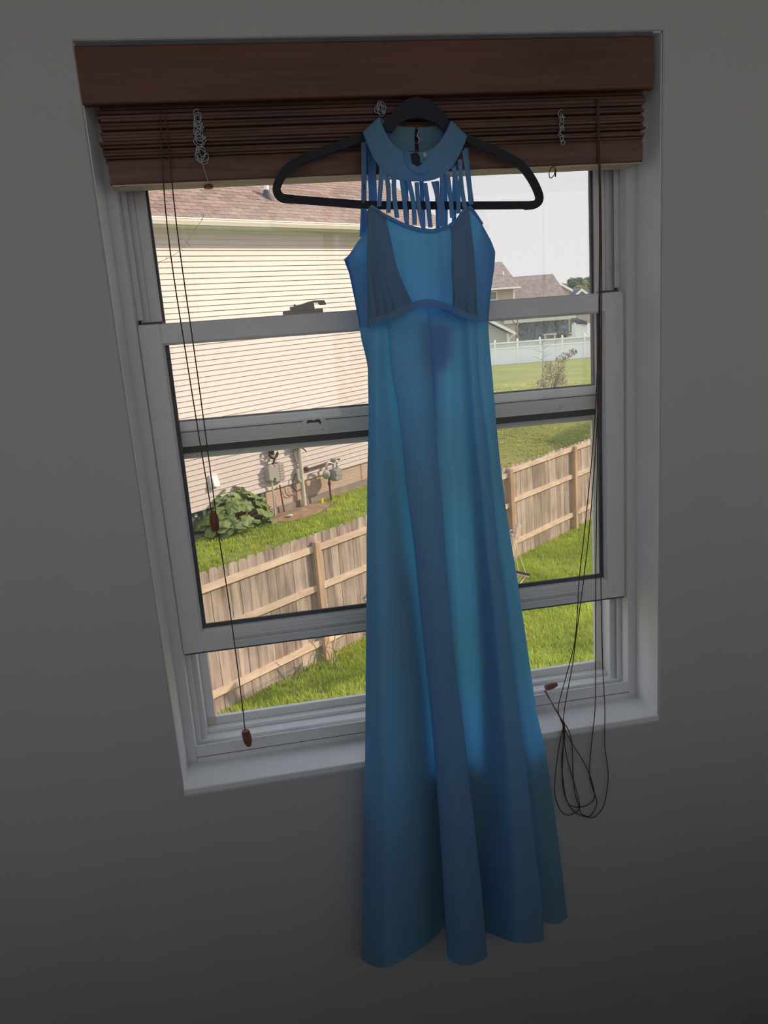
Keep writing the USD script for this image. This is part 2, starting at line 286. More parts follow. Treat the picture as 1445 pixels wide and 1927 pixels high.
solo('ceiling', box(ROOM_X0 - 0.12, ROOM_X1 + 0.12, ROOM_Y0 - 0.12, 0.0, CEIL, CEIL + 0.2), 'ceiling_paint', 'white ceiling over the room', kind='structure')
solo('wall_left', box(ROOM_X0 - 0.12, ROOM_X0, ROOM_Y0 - 0.12, 0.0, 0.0, CEIL), 'wall_paint', 'grey side wall to the left of the window wall', kind='structure')
solo('wall_right', box(ROOM_X1, ROOM_X1 + 0.12, ROOM_Y0 - 0.12, 0.0, 0.0, CEIL), 'wall_paint', 'grey side wall to the right of the window wall', kind='structure')
BX0, BX1, BZ0, BZ1 = -2.2, 2.5, 1.26, 2.42
solo('wall_back', wall_with_hole(ROOM_X0, ROOM_X1, 0.0, CEIL, BX0, BX1, BZ0, BZ1, ROOM_Y0 - 0.12, ROOM_Y0), 'wall_paint', 'grey back wall with an added window opening behind the camera', kind='structure')
w2 = thing('window_2', 'wide high window added behind the camera to light the room', loc=(0.2, ROOM_Y0 - 0.06, BZ0), kind='structure')  # unseen window, added as a source of fill daylight for the room
for a, b, c, d in ((BX0, BX1, BZ0, BZ0 + 0.04), (BX0, BX1, BZ1 - 0.04, BZ1), (BX0, BX0 + 0.04, BZ0 + 0.04, BZ1 - 0.04), (BX1 - 0.04, BX1, BZ0 + 0.04, BZ1 - 0.04), (0.08, 0.12, BZ0 + 0.04, BZ1 - 0.04)):
    part(w2, 'frame_bar', bevel_box(a, b, ROOM_Y0 - 0.10, ROOM_Y0 - 0.05, c, d), 'vinyl')
part(w2, 'pane', box(BX0 + 0.04, 0.08, ROOM_Y0 - 0.077, ROOM_Y0 - 0.073, BZ0 + 0.04, BZ1 - 0.04), 'pane_glass')
part(w2, 'pane', box(0.12, BX1 - 0.04, ROOM_Y0 - 0.077, ROOM_Y0 - 0.073, BZ0 + 0.04, BZ1 - 0.04), 'pane_glass')
solo('trim_1', bevel_box(-WX, WX, 0.0, 0.10, WZ0 - 0.012, WZ0, 0.0015), 'sill_paint', 'white painted sill board along the foot of the window opening', kind='structure')

for nm, m, lb in (('trim_2', box(-WX - 0.0005, -WX + 0.0015, 0.0045, 0.0895, WZ0, WZ1), 'white painted return at the left of the window opening'), ('trim_3', box(WX - 0.0015, WX + 0.0005, 0.0045, 0.0895, WZ0, WZ1), 'white painted return at the right of the window opening'),
                  ('trim_4', box(-WX, WX, 0.0045, 0.0895, WZ1 - 0.0015, WZ1 + 0.0005), 'white painted return over the window')):
    solo(nm, m, 'sill_paint', lb, kind='structure')
# ---------------------------------------------------------------- the window
w1 = thing('window_1', 'white vinyl double hung window with its inner sash raised halfway', loc=(0, 0.09, WZ0), kind='structure')
def ring(x, z0, z1, wx, wz0, wz1, y0, y1, b=0.0015):
    """A rectangular frame: half width x, from z0 to z1, bars wx, wz0 (bottom) and wz1 (top) wide."""
    return cat([bevel_box(-x, -x + wx, y0, y1, z0, z1, b), bevel_box(x - wx, x, y0, y1, z0, z1, b), bevel_box(-x + wx, x - wx, y0, y1, z0, z0 + wz0, b), bevel_box(-x + wx, x - wx, y0, y1, z1 - wz1, z1, b)])
for s in (-1, 1):
    a, b = sorted((s * 0.4600, s * 0.4405)); part(w1, 'jamb', bevel_box(a, b, 0.09, 0.19, WZ0, WZ1, 0.0012), 'vinyl')
    a, b = sorted((s * 0.4405, s * 0.4215)); fin = part(w1, 'jamb_track', bevel_box(a, b, 0.134, 0.19, 0.853, 2.03, 0.001), 'vinyl')
    a, b = sorted((s * 0.4405, s * 0.4365)); part(fin, 'pile_strip', box(a, b, 0.1295, 0.1335, 0.876, 2.03), 'pile_strip')
    a, b = sorted((s * 0.4405, s * 0.431)); part(fin, 'track_rib', bevel_box(a, b, 0.119, 0.1225, 0.868, 1.05, 0.0008), 'vinyl')
    a, b = sorted((s * 0.4405, s * 0.431)); part(fin, 'track_rib', bevel_box(a, b, 0.119, 0.1225, 1.665, 2.03, 0.0008), 'vinyl')
part(w1, 'head', bevel_box(-0.4405, 0.4405, 0.09, 0.19, 2.03, WZ1, 0.0012), 'vinyl')
part(w1, 'sill_track', cat([bevel_box(-0.4405, 0.4405, 0.0895, 0.19, WZ0, 0.853, 0.0005), bevel_box(-0.4405, 0.4405, 0.123, 0.19, 0.853, 0.8655, 0.001), bevel_box(-0.4215, 0.4215, 0.150, 0.19, 0.8655, 0.8735, 0.001)]), 'vinyl')
part(w1, 'stop_fin', bevel_box(-0.4405, 0.4405, 0.0865, 0.0905, 0.8525, 0.8757, 0.0008), 'vinyl')
part(w1, 'sill_line', box(-0.4405, 0.4405, 0.0889, 0.0905, 0.8505, 0.8525), 'grime')
for i, (x, w) in enumerate(((-0.425, 0.012), (-0.25, 0.022), (0.24, 0.02), (0.395, 0.035), (0.33, 0.03))):
    part(w1, 'grime_patch', trimesh.Trimesh(np.array([(x + w * math.cos(t) * (0.8 + 0.2 * math.sin(3 * t + i)), 0.107 + 0.011 * math.sin(t), 0.8535) for t in np.linspace(0, 2 * np.pi, 14, endpoint=False)] + [(x, 0.107, 0.8548)]), [[k, (k + 1) % 14, 14] for k in range(14)], process=False), 'grime', kind=None)
# inner sash, raised
s1 = thing_sash = part(w1, 'sash', ring(0.440, 1.0575, 1.657, 0.0375, 0.039, 0.034, 0.1, 0.129, 0.0018), 'vinyl')
part(s1, 'glazing_bead', ring(0.4045, 1.0945, 1.6245, 0.004, 0.004, 0.004, 0.1065, 0.118, 0.0012), 'vinyl')
part(s1, 'gasket', ring(0.4026, 1.0962, 1.6238, 0.0085, 0.0095, 0.0035, 0.1165, 0.1225, 0.0004), 'gasket')
part(s1, 'pane', box(-0.402, 0.402, 0.1185, 0.1205, 1.0965, 1.6235), 'pane_glass')
for z in (1.0835, 1.0735):
    part(s1, 'lift_ridge', bevel_box(-0.352, 0.352, 0.0915, 0.1005, z - 0.0026, z + 0.0026, 0.002), 'vinyl')
part(s1, 'weather_strip', box(-0.438, 0.438, 0.102, 0.127, 1.0548, 1.0577), 'gasket')
lx = 0.5 * (at(531, 585, 0.115)[0] + at(606, 585, 0.115)[0])
lk = part(s1, 'sash_lock', bevel_box(lx - 0.034, lx + 0.036, 0.106, 0.126, 1.6565, 1.6635, 0.001), 'utility_grey', label='grey cam lock on the top rail of the raised sash')
lk_poly = Polygon([(-0.021, 0), (-0.021, 0.007), (-0.014, 0.007), (-0.014, 0.0105), (-0.011, 0.0105), (-0.011, 0.008), (-0.006, 0.009), (0.012, 0.0135), (0.022, 0.015), (0.040, 0.0145), (0.043, 0.007), (0.032, 0.007), (0.029, 0.0115), (0.021, 0.0118), (0.022, 0.0)])
part(s1, 'lock_lever', extrude_xz(Polygon([(x + lx, z + 1.6633) for x, z in lk_poly.exterior.coords[:-1]]), 0.109, 0.123), 'utility_grey')
for s in (-1, 1):
    part(s1, 'tilt_latch', bevel_box(*sorted((s * 0.432, s * 0.398)), 0.104, 0.127, 1.6565, 1.6605, 0.001), 'gasket')
# outer sash, up
s2 = part(w1, 'sash', cat([bevel_box(-0.4215, -0.4022, 0.136, 0.166, 1.4275, 2.03), bevel_box(0.4022, 0.4215, 0.136, 0.166, 1.4275, 2.03), bevel_box(-0.4022, 0.4022, 0.14, 0.166, 1.439, 1.484), bevel_box(-0.4022, 0.4022, 0.14, 0.166, 1.998, 2.03)]), 'vinyl')
part(s2, 'gasket', ring(0.4022, 1.484, 1.998, 0.004, 0.0028, 0.004, 0.148, 0.158, 0.0004), 'gasket')
part(s2, 'pane', box(-0.4018, 0.4018, 0.152, 0.154, 1.4845, 1.9975), 'pane_glass')
part(s2, 'weather_strip', bevel_box(-0.4022, 0.4022, 0.146, 0.166, 1.4262, 1.439, 0.0006), 'gasket')
part(s2, 'rail_groove', box(-0.4022, 0.4022, 0.1395, 0.1405, 1.4655, 1.4668), 'gasket')
kx, kz = at(591, 801, 0.138)[0], at(591, 801, 0.138)[2]
kp = Polygon([(-0.024, -0.012), (0.022, -0.012), (0.025, -0.006), (0.019, 0.012), (0.012, 0.0155), (-0.013, 0.0155), (-0.018, 0.012), (-0.020, -0.002), (-0.027, -0.003), (-0.027, -0.009)]).buffer(0.0015)
kh = Polygon([(-0.0135, 0.004), (-0.012, 0.0115), (-0.003, 0.0115), (0.0, 0.009), (0.004, 0.0115), (0.011, 0.0115), (0.0145, 0.004), (0.011, 0.002), (0.008, 0.006), (-0.008, 0.006)])
from shapely.affinity import translate as sh_move, rotate as sh_rot
keep = part(s2, 'keeper', extrude_xz(sh_move(kp.difference(kh), kx, kz), 0.1335, 0.1402), 'white_plastic')
part(s2, 'keeper_slot', extrude_xz(sh_move(kh, kx, kz), 0.139, 0.1402), 'gasket')  # dark fill paints the shade inside the recess
for x in (-0.011, 0.0145):
    part(s2, 'keeper_screw', lathe([(0.0, -0.0012), (0.0028, -0.001), (0.0036, 0.0)], 12, (kx + x, 0.1345, kz - 0.007), (0, 1, 0)), 'steel', smooth=40)
# half screen outside the lower opening
sc = part(w1, 'screen_frame', cat([ring(0.4215, 0.8735, 1.438, 0.0168, 0.0165, 0.025, 0.169, 0.179, 0.001)]), 'vinyl')
for x in (-0.4135, 0.4135):
    part(sc, 'corner_key', bevel_box(x - 0.009, x + 0.009, 0.1675, 0.1692, 0.8737, 0.8905, 0.0005), 'cream_fascia')
part(sc, 'insect_mesh', box(-0.405, 0.405, 0.1745, 0.1748, 0.8895, 1.4135), 'insect_mesh')

# ---------------------------------------------------------------- the woven wood shade
sh = thing('roman_shade', 'dark brown woven wood shade with valance, raised at the top of the window', 'blind', loc=(0, 0.04, WZ1))
vz0, vz1 = 1.9728, 2.0515
vp = Polygon([(0.0005, vz0 + 0.002), (0.002, vz0), (0.0135, vz0), (0.0135, vz1), (0.0025, vz1), (0.0, vz1 - 0.003)])
vm = trimesh.creation.extrude_polygon(vp, 0.9035, engine='earcut'); v = vm.vertices.copy()
vm.vertices = np.stack([-0.4597 + v[:, 2], v[:, 0], v[:, 1]], 1)
part(sh, 'valance', vm, 'shade_wood')
part(sh, 'valance_backing', box(-0.4585, 0.4435, 0.003, 0.014, 2.0505, 2.0572), 'gasket')  # dark strip painted in for the deep shade above the valance
part(sh, 'headrail', bevel_box(-0.447, 0.447, 0.042, 0.082, 1.985, 2.045), 'slat_wood')
zz = 1.8985; k = 0
while zz < 1.984:
    hgt = RNG.uniform(0.0042, 0.0068); y0 = 0.031 + RNG.uniform(-0.002, 0.005) + (0.004 if k % 5 == 3 else 0)
    xa, xb = -0.4470 + RNG.uniform(-0.002, 0.005), 0.4465 + RNG.uniform(-0.006, 0.002)
    if zz > 1.972: xa += 0.012
    m = bevel_box(xa, xb, y0, y0 + 0.030 + RNG.uniform(0, 0.01), zz, zz + hgt * 0.86, 0.0012)
    a = RNG.uniform(-0.0012, 0.0012); m.vertices[:, 2] += a * m.vertices[:, 0]
    part(sh, 'slat', m, 'slat_wood'); zz += hgt; k += 1
tails = Polygon([(0.030, 1.8985), (0.0285, 1.885), (0.0295, 1.869), (0.031, 1.8668), (0.074, 1.8662), (0.076, 1.869), (0.076, 1.8985)])
bm = trimesh.creation.extrude_polygon(tails, 0.880, engine='earcut'); v = bm.vertices.copy(); bm.vertices = np.stack([-0.4405 + v[:, 2], v[:, 0], v[:, 1]], 1)
bot = part(sh, 'bottom_rail', bm, 'slat_wood')
part(bot, 'rail_underside', box(-0.4385, 0.4385, 0.0325, 0.0755, 1.8645, 1.8664), 'lit_slat_wood')  # lighter wood colour carries the daylight reaching the underside from outdoors
def string_tangle(cx, z0, z1, width, loops, seed):
    r = np.random.default_rng(seed); n = loops * 7; th = np.cumsum(r.uniform(0.5, 1.3, n)) * np.where(r.uniform(size=n) > 0.12, 1, -1); t = np.linspace(0, 1, n)
    w = width * (0.45 + 0.55 * meshkit.noise(np.stack([t * 9, 0 * t, 0 * t], -1), seed)); dx = width * 0.5 * (meshkit.noise(np.stack([t * 5, 0 * t + 3, 0 * t], -1), seed) - 0.5)
    p = np.stack([cx + dx + w * np.cos(th), 0.0265 + r.uniform(-0.004, 0.002, n), z0 + (z1 - z0) * t + width * 0.8 * np.sin(th)], 1)
    return tube(smooth_path(p, 3), 0.0007, 5)
part(sh, 'lift_string', string_tangle(at(374, 240, 0.026)[0], 1.962, 1.920, 0.010, 9, 1), 'pale_string', True, label='pale tangled lift string at the left of the shade')
part(sh, 'lift_string', string_tangle(at(378, 292, 0.026)[0], 1.912, 1.897, 0.010, 4, 5), 'pale_string', True)
part(sh, 'lift_string', tube(smooth_path([at(378, 296, 0.0275), at(382, 312, 0.0275), at(388, 330, 0.0265), at(393, 346, 0.026)]), 0.0007, 5), 'pale_string', True)
part(sh, 'lift_string', string_tangle(at(1057, 240, 0.026)[0], 1.948, 1.900, 0.0055, 8, 2), 'pale_string', True, label='pale tangled lift string at the right of the shade')
part(sh, 'lift_string', string_tangle(at(716, 196, 0.026)[0], 1.966, 1.958, 0.010, 4, 3), 'pale_string', True)
part(sh, 'lift_string', tube(smooth_path([at(u, v, 0.03) for u, v in ((1043, 312), (1036, 318), (1033, 328), (1036, 335), (1042, 330), (1046, 319), (1045, 333), (1044, 314))]), 0.0008, 5), 'black_plastic', True)
e = at(392, 351, 0.031); part(sh, 'eyelet', lathe([(0.0, -0.004), (0.007, -0.003), (0.008, 0.0), (0.006, 0.003), (0.0, 0.004)], 14, e, (0, 0, 1)), 'tassel_wood', 40)
def cord(pts, ys, name='pull_cord', r=0.00095):
    return part(sh, name, tube(smooth_path([at(u, v, y) for (u, v), y in zip(pts, ys)], 6), r, 6), 'brown_cord', True)
def tassel(c, axis, r=0.0078, h=0.034):
    prof = [(0.0015, h / 2 + 0.001), (r * 0.62, h / 2), (r * 0.72, h / 2 - 0.003), (r * 0.66, h / 2 - 0.0045), (r * 0.92, h / 2 - 0.007), (r, 0.0), (r * 0.92, -h / 2 + 0.003), (r * 0.80, -h / 2), (0.0, -h / 2)]
    return part(sh, 'tassel', lathe(prof[::-1], 18, c, axis), 'tassel_wood', 35)
cord([(300, 203), (315, 430), (355, 700), (398, 964)], [0.026, 0.02, 0.02, 0.02])
cord([(311, 205), (333, 430), (371, 700), (406, 964)], [0.026, 0.02, 0.02, 0.02])
tassel(at(403, 980, 0.02), (0, 0, 1))
cord([(406, 996), (415, 1030), (437, 1180), (455, 1320), (461, 1374)], [0.021, 0.021, 0.021, 0.021, 0.021])
tassel(at(465, 1389, 0.021), (0.10, 0.06, -1), 0.0082, 0.031)
Yc = 0.02; Yf = -0.0075
cord([(1125, 185), (1128, 480), (1121, 760), (1104, 960), (1090.7, 1080), (1087, 1142), (1082, 1204), (1070.8, 1252), (1055, 1310), (1050, 1335), (1054, 1352), (1060, 1366)], [0.028, Yc, Yc, 0.012, 0.006, 0.004, 0.002, 0.0, -0.004, Yf, Yf, Yf])
cord([(1127, 185), (1130, 480), (1125, 760), (1112, 960), (1099.4, 1080), (1092, 1137), (1084, 1197), (1077, 1252), (1064.6, 1319), (1059.6, 1359), (1060, 1391)], [0.028, Yc, Yc, 0.012, 0.006, 0.004, 0.002, 0.0, -0.005, Yf, Yf])
cord([(1123, 185), (1129, 480), (1124, 860), (1121, 1080), (1120.6, 1279), (1119, 1341), (1113, 1399), (1109, 1454), (1114, 1480), (1119, 1495), (1123, 1513), (1112, 1534), (1099, 1536), (1079.5, 1526), (1064.6, 1501), (1058, 1454), (1057, 1429), (1061, 1391)], [0.028, Yc, Yc, Yc, 0.004, -0.004] + [Yf] * 12)
cord([(1126, 185), (1132, 480), (1131, 860), (1130.6, 1080), (1134, 1254), (1138, 1329), (1138, 1404), (1143, 1441), (1144, 1469), (1137, 1513), (1124, 1533), (1112, 1539), (1094.4, 1531), (1089.5, 1518), (1079.5, 1478), (1076.5, 1404), (1069.5, 1374), (1057, 1354), (1038, 1322), (1024, 1300)], [0.028, Yc, Yc, Yc, 0.006, -0.004] + [-0.010] * 12 + [0.04, 0.086])
cord([(1060, 1366), (1050, 1416), (1043.4, 1478), (1047, 1508), (1057, 1528), (1069.5, 1534), (1084.5, 1528), (1090.7, 1518), (1084.5, 1488), (1069.5, 1438), (1062, 1399), (1060, 1366)], [-0.012] * 12)
cord([(1060, 1366), (1074.5, 1396), (1099.4, 1436), (1112, 1466), (1118.8, 1498), (1109, 1513), (1092, 1519), (1074.5, 1516), (1064.6, 1503), (1058, 1466), (1059.6, 1404), (1060, 1366), (1042, 1330), (1026, 1299)], [-0.009] * 12 + [0.04, 0.086])
part(sh, 'cord_knot', tube([at(1060, 1358, -0.008), at(1061, 1372, -0.009), at(1061.5, 1392, -0.009)], np.array([0.0022, 0.003, 0.002]), 8), 'brown_cord', True)
t0 = at(1037, 1291, 0.097); tassel(t0 + np.array([0, 0, 0.0]), (0.95, 0.1, 0.12), 0.0068, 0.026)

# ---------------------------------------------------------------- the hanger
HY = 0.004
hg = thing('clothes_hanger', 'slim black velvet clothes hanger hooked behind the valance', 'hanger', loc=(0.03, HY, 1.80))
def xz(u, v, y=HY): p = at(u, v, y); return (p[0], p[2])
right_arm = [xz(*q) for q in ((786, 203), (812, 212), (840, 238), (885, 264), (930, 283), (968, 303), (985, 316), (1002, 340), (1013, 364), (1014, 377), (1006, 385), (990, 387))]
left_arm = [xz(*q) for q in ((786, 203), (758, 212), (732, 236), (690, 256), (625, 279), (570, 300), (547, 313), (530, 332), (521, 352), (523, 365), (532, 373), (550, 375))]
def flat(pts, wd): return LineString(smooth_path(np.array(pts), 6)).buffer(wd / 2)
body = unary_union([flat(right_arm, 0.0128), flat(left_arm, 0.0128)])
part(hg, 'shoulder_frame', extrude_xz(body, HY - 0.003, HY + 0.003), 'velvet')
part(hg, 'trouser_bar', extrude_xz(LineString([xz(536, 374), xz(690, 386), xz(870, 387), xz(1003, 386)]).buffer(0.0059), HY - 0.0028, HY + 0.0028), 'velvet')
hub = Polygon([xz(*q) for q in ((716, 246), (728, 226), (748, 202), (768, 188), (786, 184), (808, 190), (826, 206), (843, 228), (852, 246), (836, 246), (822, 233), (800, 223), (785, 221), (765, 224), (748, 234), (738, 248))]).buffer(0.001)
part(hg, 'neck', extrude_xz(hub, HY - 0.0034, HY + 0.0034), 'velvet')
hk = np.array([xz(786, 190)]); hx = hk[0][0]; hz = hk[0][1]
pts = [(hx, HY, hz - 0.004), (hx, HY + 0.012, hz + 0.012), (hx, HY + 0.022, hz + 0.03), (hx, HY + 0.024, hz + 0.06)] + [(hx, HY + 0.050 - 0.026 * math.cos(a), hz + 0.082 + 0.008 * math.sin(a)) for a in np.linspace(0.2, math.pi, 8)]
part(hg, 'hook', tube(smooth_path(np.array(pts), 5), 0.0016, 8), 'hook_metal', True)

# ---------------------------------------------------------------- the dress
dr = thing('dress', 'long sky blue halter dress with strappy neckline on the black hanger', 'dress', loc=(0.035, -0.02, 0.43))
def pl_interp(pl, v):
    p = np.array(pl, float); return np.interp(v, p[:, 1], p[:, 0])
# skirt: lines that run from the waist seam to the hem, measured as (across, down)
LN = {'L': [(676, 612), (680, 640), (686, 662), (692, 690), (694, 790), (691, 900), (690, 1000), (689, 1150), (687, 1400), (685, 1600), (680, 1790), (680, 1806)],
      'FL': [(693, 610), (694, 640), (695, 690), (697, 790), (696, 900), (696, 1000), (697, 1150), (698, 1400), (699, 1600), (700, 1790), (702, 1818)],
      'G1': [(708, 604), (710, 690), (711, 800), (712, 924), (715, 1036), (718, 1100), (724, 1300), (728, 1420), (731, 1534), (734, 1672), (737, 1818)],
      'V1': [(722, 600), (724, 700), (731, 756), (739, 840), (751, 924), (763, 1036), (771, 1100), (783, 1199), (797, 1317), (804, 1408), (806, 1534), (808, 1672), (808, 1774)],
      'B': [(730, 597), (738, 700), (748, 756), (758, 840), (766, 924), (780, 1036), (788, 1120), (798, 1218), (808, 1317), (818, 1427), (826, 1534), (835, 1672), (842, 1800)],
      'GM': [(768, 584), (774, 700), (790, 840), (800, 924), (808, 1036), (817, 1120), (830, 1258), (845, 1427), (858, 1534), (870, 1672), (878, 1817)],
      'C': [(806, 574), (811, 683), (818, 780), (824, 860), (833, 952), (840, 1064), (845, 1139), (857, 1258), (873, 1376), (881, 1455), (893, 1553), (906, 1672), (917, 1796)],
      'V2': [(862, 585), (866, 700), (872, 812), (880, 924), (888, 1036), (895, 1139), (901, 1258), (904, 1376), (907, 1455), (912, 1573), (914, 1691), (918, 1756)],
      'G2': [(880, 592), (888, 700), (896, 812), (908, 924), (918, 1036), (930, 1139), (940, 1258), (950, 1376), (958, 1455), (966, 1573), (970, 1691), (972, 1774)],
      'E': [(896, 600), (899, 686), (905, 742), (916, 826), (926, 924), (937, 1022), (947, 1100), (968, 1277), (987, 1415), (1003, 1553), (1019, 1691), (1024, 1768)],
      'K': [(906, 602), (909, 686), (916, 742), (926, 826), (936, 924), (948, 1022), (959, 1100), (982, 1277), (1004, 1415), (1022, 1553), (1040, 1691), (1046, 1740)],
      'R': [(919, 608), (920, 636), (927, 714), (934, 798), (941, 868), (951, 952), (962, 1022), (975, 1100), (995, 1238), (1009, 1337), (1027, 1415), (1042, 1514), (1054, 1613), (1068, 1727)]}
NT = 90
TT = np.linspace(0, 1, NT)
def y_back(t): return np.interp(t, [0, 0.25, 0.55, 0.66, 1.0], [0.018, 0.012, -0.006, -0.014, -0.016])
def y_front(t): return y_back(t) - np.interp(t, [0, 0.08, 0.3, 0.7, 1.0], [0.034, 0.040, 0.054, 0.090, 0.122])
def line(name, ys, t=TT):
    pl = LN[name]; v0, v1 = pl[0][1], pl[-1][1]; vs = v0 + t * (v1 - v0)
    return np.stack([at(pl_interp(pl, v), v, y) for v, y in zip(vs, np.broadcast_to(ys, t.shape))])
yb, yf = y_back(TT), y_front(TT)
def mixp(a, b, w): return a + (b - a) * np.reshape(w, (-1, 1)) if np.ndim(w) else a + (b - a) * w
def shift(P, dx, y): Q = P.copy(); Q[:, 0] += dx; Q[:, 1] = y; return Q
yv = yb - 0.022
ov = np.interp(TT, [0, 0.05, 0.25, 1.0], [0.0, 0.002, 0.012, 0.024])
ripple = 0.0015 * np.sin(TT * 23.0)
L, FL, G1, V1 = line('L', (yb + yf) / 2 + 0.01), line('FL', yf * 0.7 + yb * 0.3), line('G1', yf + ripple), line('V1', mixp(yv[:, None], yf[:, None], 0.03)[:, 0])
B, GM, C_ = line('B', yf * 0.82 + yb * 0.18), line('GM', yf - 0.006), line('C', yf * 0.80 + yb * 0.20)
V2, G2, E_, K_, R_ = line('V2', mixp(yv[:, None], yf[:, None], 0.03)[:, 0]), line('G2', yf), line('E', yf * 0.72 + yb * 0.28), line('K', yb - 0.026), line('R', yb - 0.012)
Bi, Ci, Ei = shift(B, 0, yv), shift(C_, 0, yv), shift(E_, 0, yb - 0.024)
Bi[:, 0] += ov; Ci[:, 0] -= ov; Ei[:, 0] -= ov * 0.7
front = [L, FL, G1, V1, Bi, B, GM, C_, Ci, V2, G2, E_, Ei, K_, R_]
def curve_rows(stations, n, ten=0.5):
    S = np.stack(stations, 1); q = np.concatenate([2 * S[:, :1] - S[:, 1:2], S, 2 * S[:, -1:] - S[:, -2:-1]], 1); out = []
    for i in range(1, q.shape[1] - 2):
        a, b, m0, m1 = q[:, i], q[:, i + 1], (q[:, i + 1] - q[:, i - 1]) * ten * 0.85, (q[:, i + 2] - q[:, i]) * ten * 0.85
        lim = np.linalg.norm(b - a, axis=1, keepdims=True) * 1.1
        for mm in (m0, m1):
            l = np.linalg.norm(mm, axis=1, keepdims=True); mm *= np.minimum(1, lim / (l + 1e-9))
        for t in np.linspace(0, 1, n, endpoint=False):
            h = 2 * t ** 3 - 3 * t ** 2; out.append((h + 1) * a + (t ** 3 - 2 * t ** 2 + t) * m0 - h * b + (t ** 3 - t ** 2) * m1)
    out.append(S[:, -1]); return np.stack(out, 1)
F = curve_rows(front, 9)
b0, b1, b2 = yb, yb - 0.0045, yb - 0.009
fw_ = np.interp(TT, [0, 0.10, 0.24, 0.42], [0.01, 0.02, 0.40, 1.0])
def bk(P, y): Q = P.copy(); Q[:, 1] = y; return Q
skirt = grid_mesh(F)
part(dr, 'skirt', skirt, 'crepe', True)
def back_panel(left, right):       # stands for the skirt back, added behind each flute to hold back light
    mid_ = mixp(left, right, 0.5); l2, r2 = mixp(mid_, left, fw_), mixp(mid_, right, fw_)
    st_ = [bk(l2, b0 - 0.016), bk(mixp(l2, r2, 0.04), b0 - 0.004), bk(mid_, b0), bk(mixp(l2, r2, 0.97), b0), bk(r2, b1), bk(mid_, b1 - 0.001), bk(mixp(l2, r2, 0.05), b1), bk(l2, b2), bk(mixp(l2, r2, 0.3), b2 - 0.002), bk(r2, b2 - 0.004)]
    part(dr, 'pleat_panel', grid_mesh(curve_rows(st_, 4, 0.18)[:-5]), 'dimming_cloth', True)
FLb, V1b, Bb, Cb, V2b, Eb = (line(q, b0) for q in ('FL', 'V1', 'B', 'C', 'V2', 'E'))
back_panel(mixp(FLb, V1b, 0.06), mixp(FLb, V1b, 0.97)); back_panel(mixp(Bb, Cb, 0.10), mixp(Bb, Cb, 0.97)); back_panel(mixp(V2b, Eb, 0.10), mixp(V2b, Eb, 0.97))
# bodice
Ls = [(648, 491), (657, 515), (666, 558), (672, 590), (677, 618)]; FLp = [(693, 385), (691, 500), (693, 620)]; FRp = [(881, 385), (893, 480), (896, 534), (899, 605), (899, 620)]
Rs = [(907, 422), (924, 453), (932, 474), (930, 503), (924, 546), (920, 590), (919, 620)]
neck = [(692, 392), (698, 386), (708, 391), (722, 402), (760, 421), (790, 430), (812, 432), (840, 425), (860, 411), (874, 393), (882, 387), (884, 389)]
waist = [(692, 612), (715, 604), (735, 598), (760, 587), (785, 576), (805, 572), (830, 576), (860, 589), (885, 599), (900, 602)]
st = []                            # (kind, fraction, top, bottom)
for f, vt in ((0, 491), (0.25, 481), (0.48, 460), (0.72, 446), (0.88, 436)): st.append(('l', f, vt, 616))
for f in np.linspace(0, 1, 41):
    u = 692 + f * 192; st.append(('f', f, np.interp(u, *np.array(neck).T), np.interp(u, *np.array(waist).T) + 3))
for f, vt in ((0.3, 392), (0.6, 402), (1.0, 421)): st.append(('r', f, vt, 604))
for f, vt in ((0.06, 434), (0.12, 452), (0.19, 490), (0.28, 545), (0.4, 574), (0.5, 580), (0.6, 576), (0.72, 548), (0.81, 500), (0.88, 478), (0.94, 480)): st.append(('b', f, vt, 608))
NB = 44
def bodice_point(kind, f, v, lift=0.0):
    l, fl, fr, r = pl_interp(Ls, v), pl_interp(FLp, v), pl_interp(FRp, v), pl_interp(Rs, v)
    h = np.clip((v - 390) / 215.0, 0, 1)
    yfr = -0.020 - 0.006 * h
    if kind == 'l': u, y = l + (fl - l) * f, 0.004 + (yfr - 0.004) * f ** 1.3
    elif kind == 'r': u, y = fr + (r - fr) * f, yfr + (0.008 - yfr) * f
    elif kind == 'b': u, y = r + (l - r) * f, 0.006 + 0.016 * math.sin(math.pi * f)
    else:
        u = fl + (fr - fl) * f
        cup = math.exp(-((f - 0.19) / 0.15) ** 2) + math.exp(-((f - 0.83) / 0.14) ** 2)
        sv = np.clip((v - 420) / 185.0, 0, 1); bulge = math.sin(math.pi * min(1, sv * 0.9)) ** 0.8 if sv > 0 else 0
        wr = 0.0011 * math.sin(f * 95 + 0.5 * math.sin(v * 0.03)) * sv ** 2 * cup
        y = yfr - 0.026 * cup * bulge - 0.006 * math.sin(math.pi * f) + wr + 0.0018 * math.sin(f * 60) * (1 - sv) * math.sin(math.pi * f)
    p = at(u, v, y - lift); return p
P = np.zeros((NB, len(st), 3))
for j, (kd, f, vt, vb) in enumerate(st):
    for i, w in enumerate(np.linspace(0, 1, NB)): P[i, j] = bodice_point(kd, f, vb + (vt - vb) * w)
part(dr, 'bodice', grid_mesh(P, closed=True), 'crepe', True)
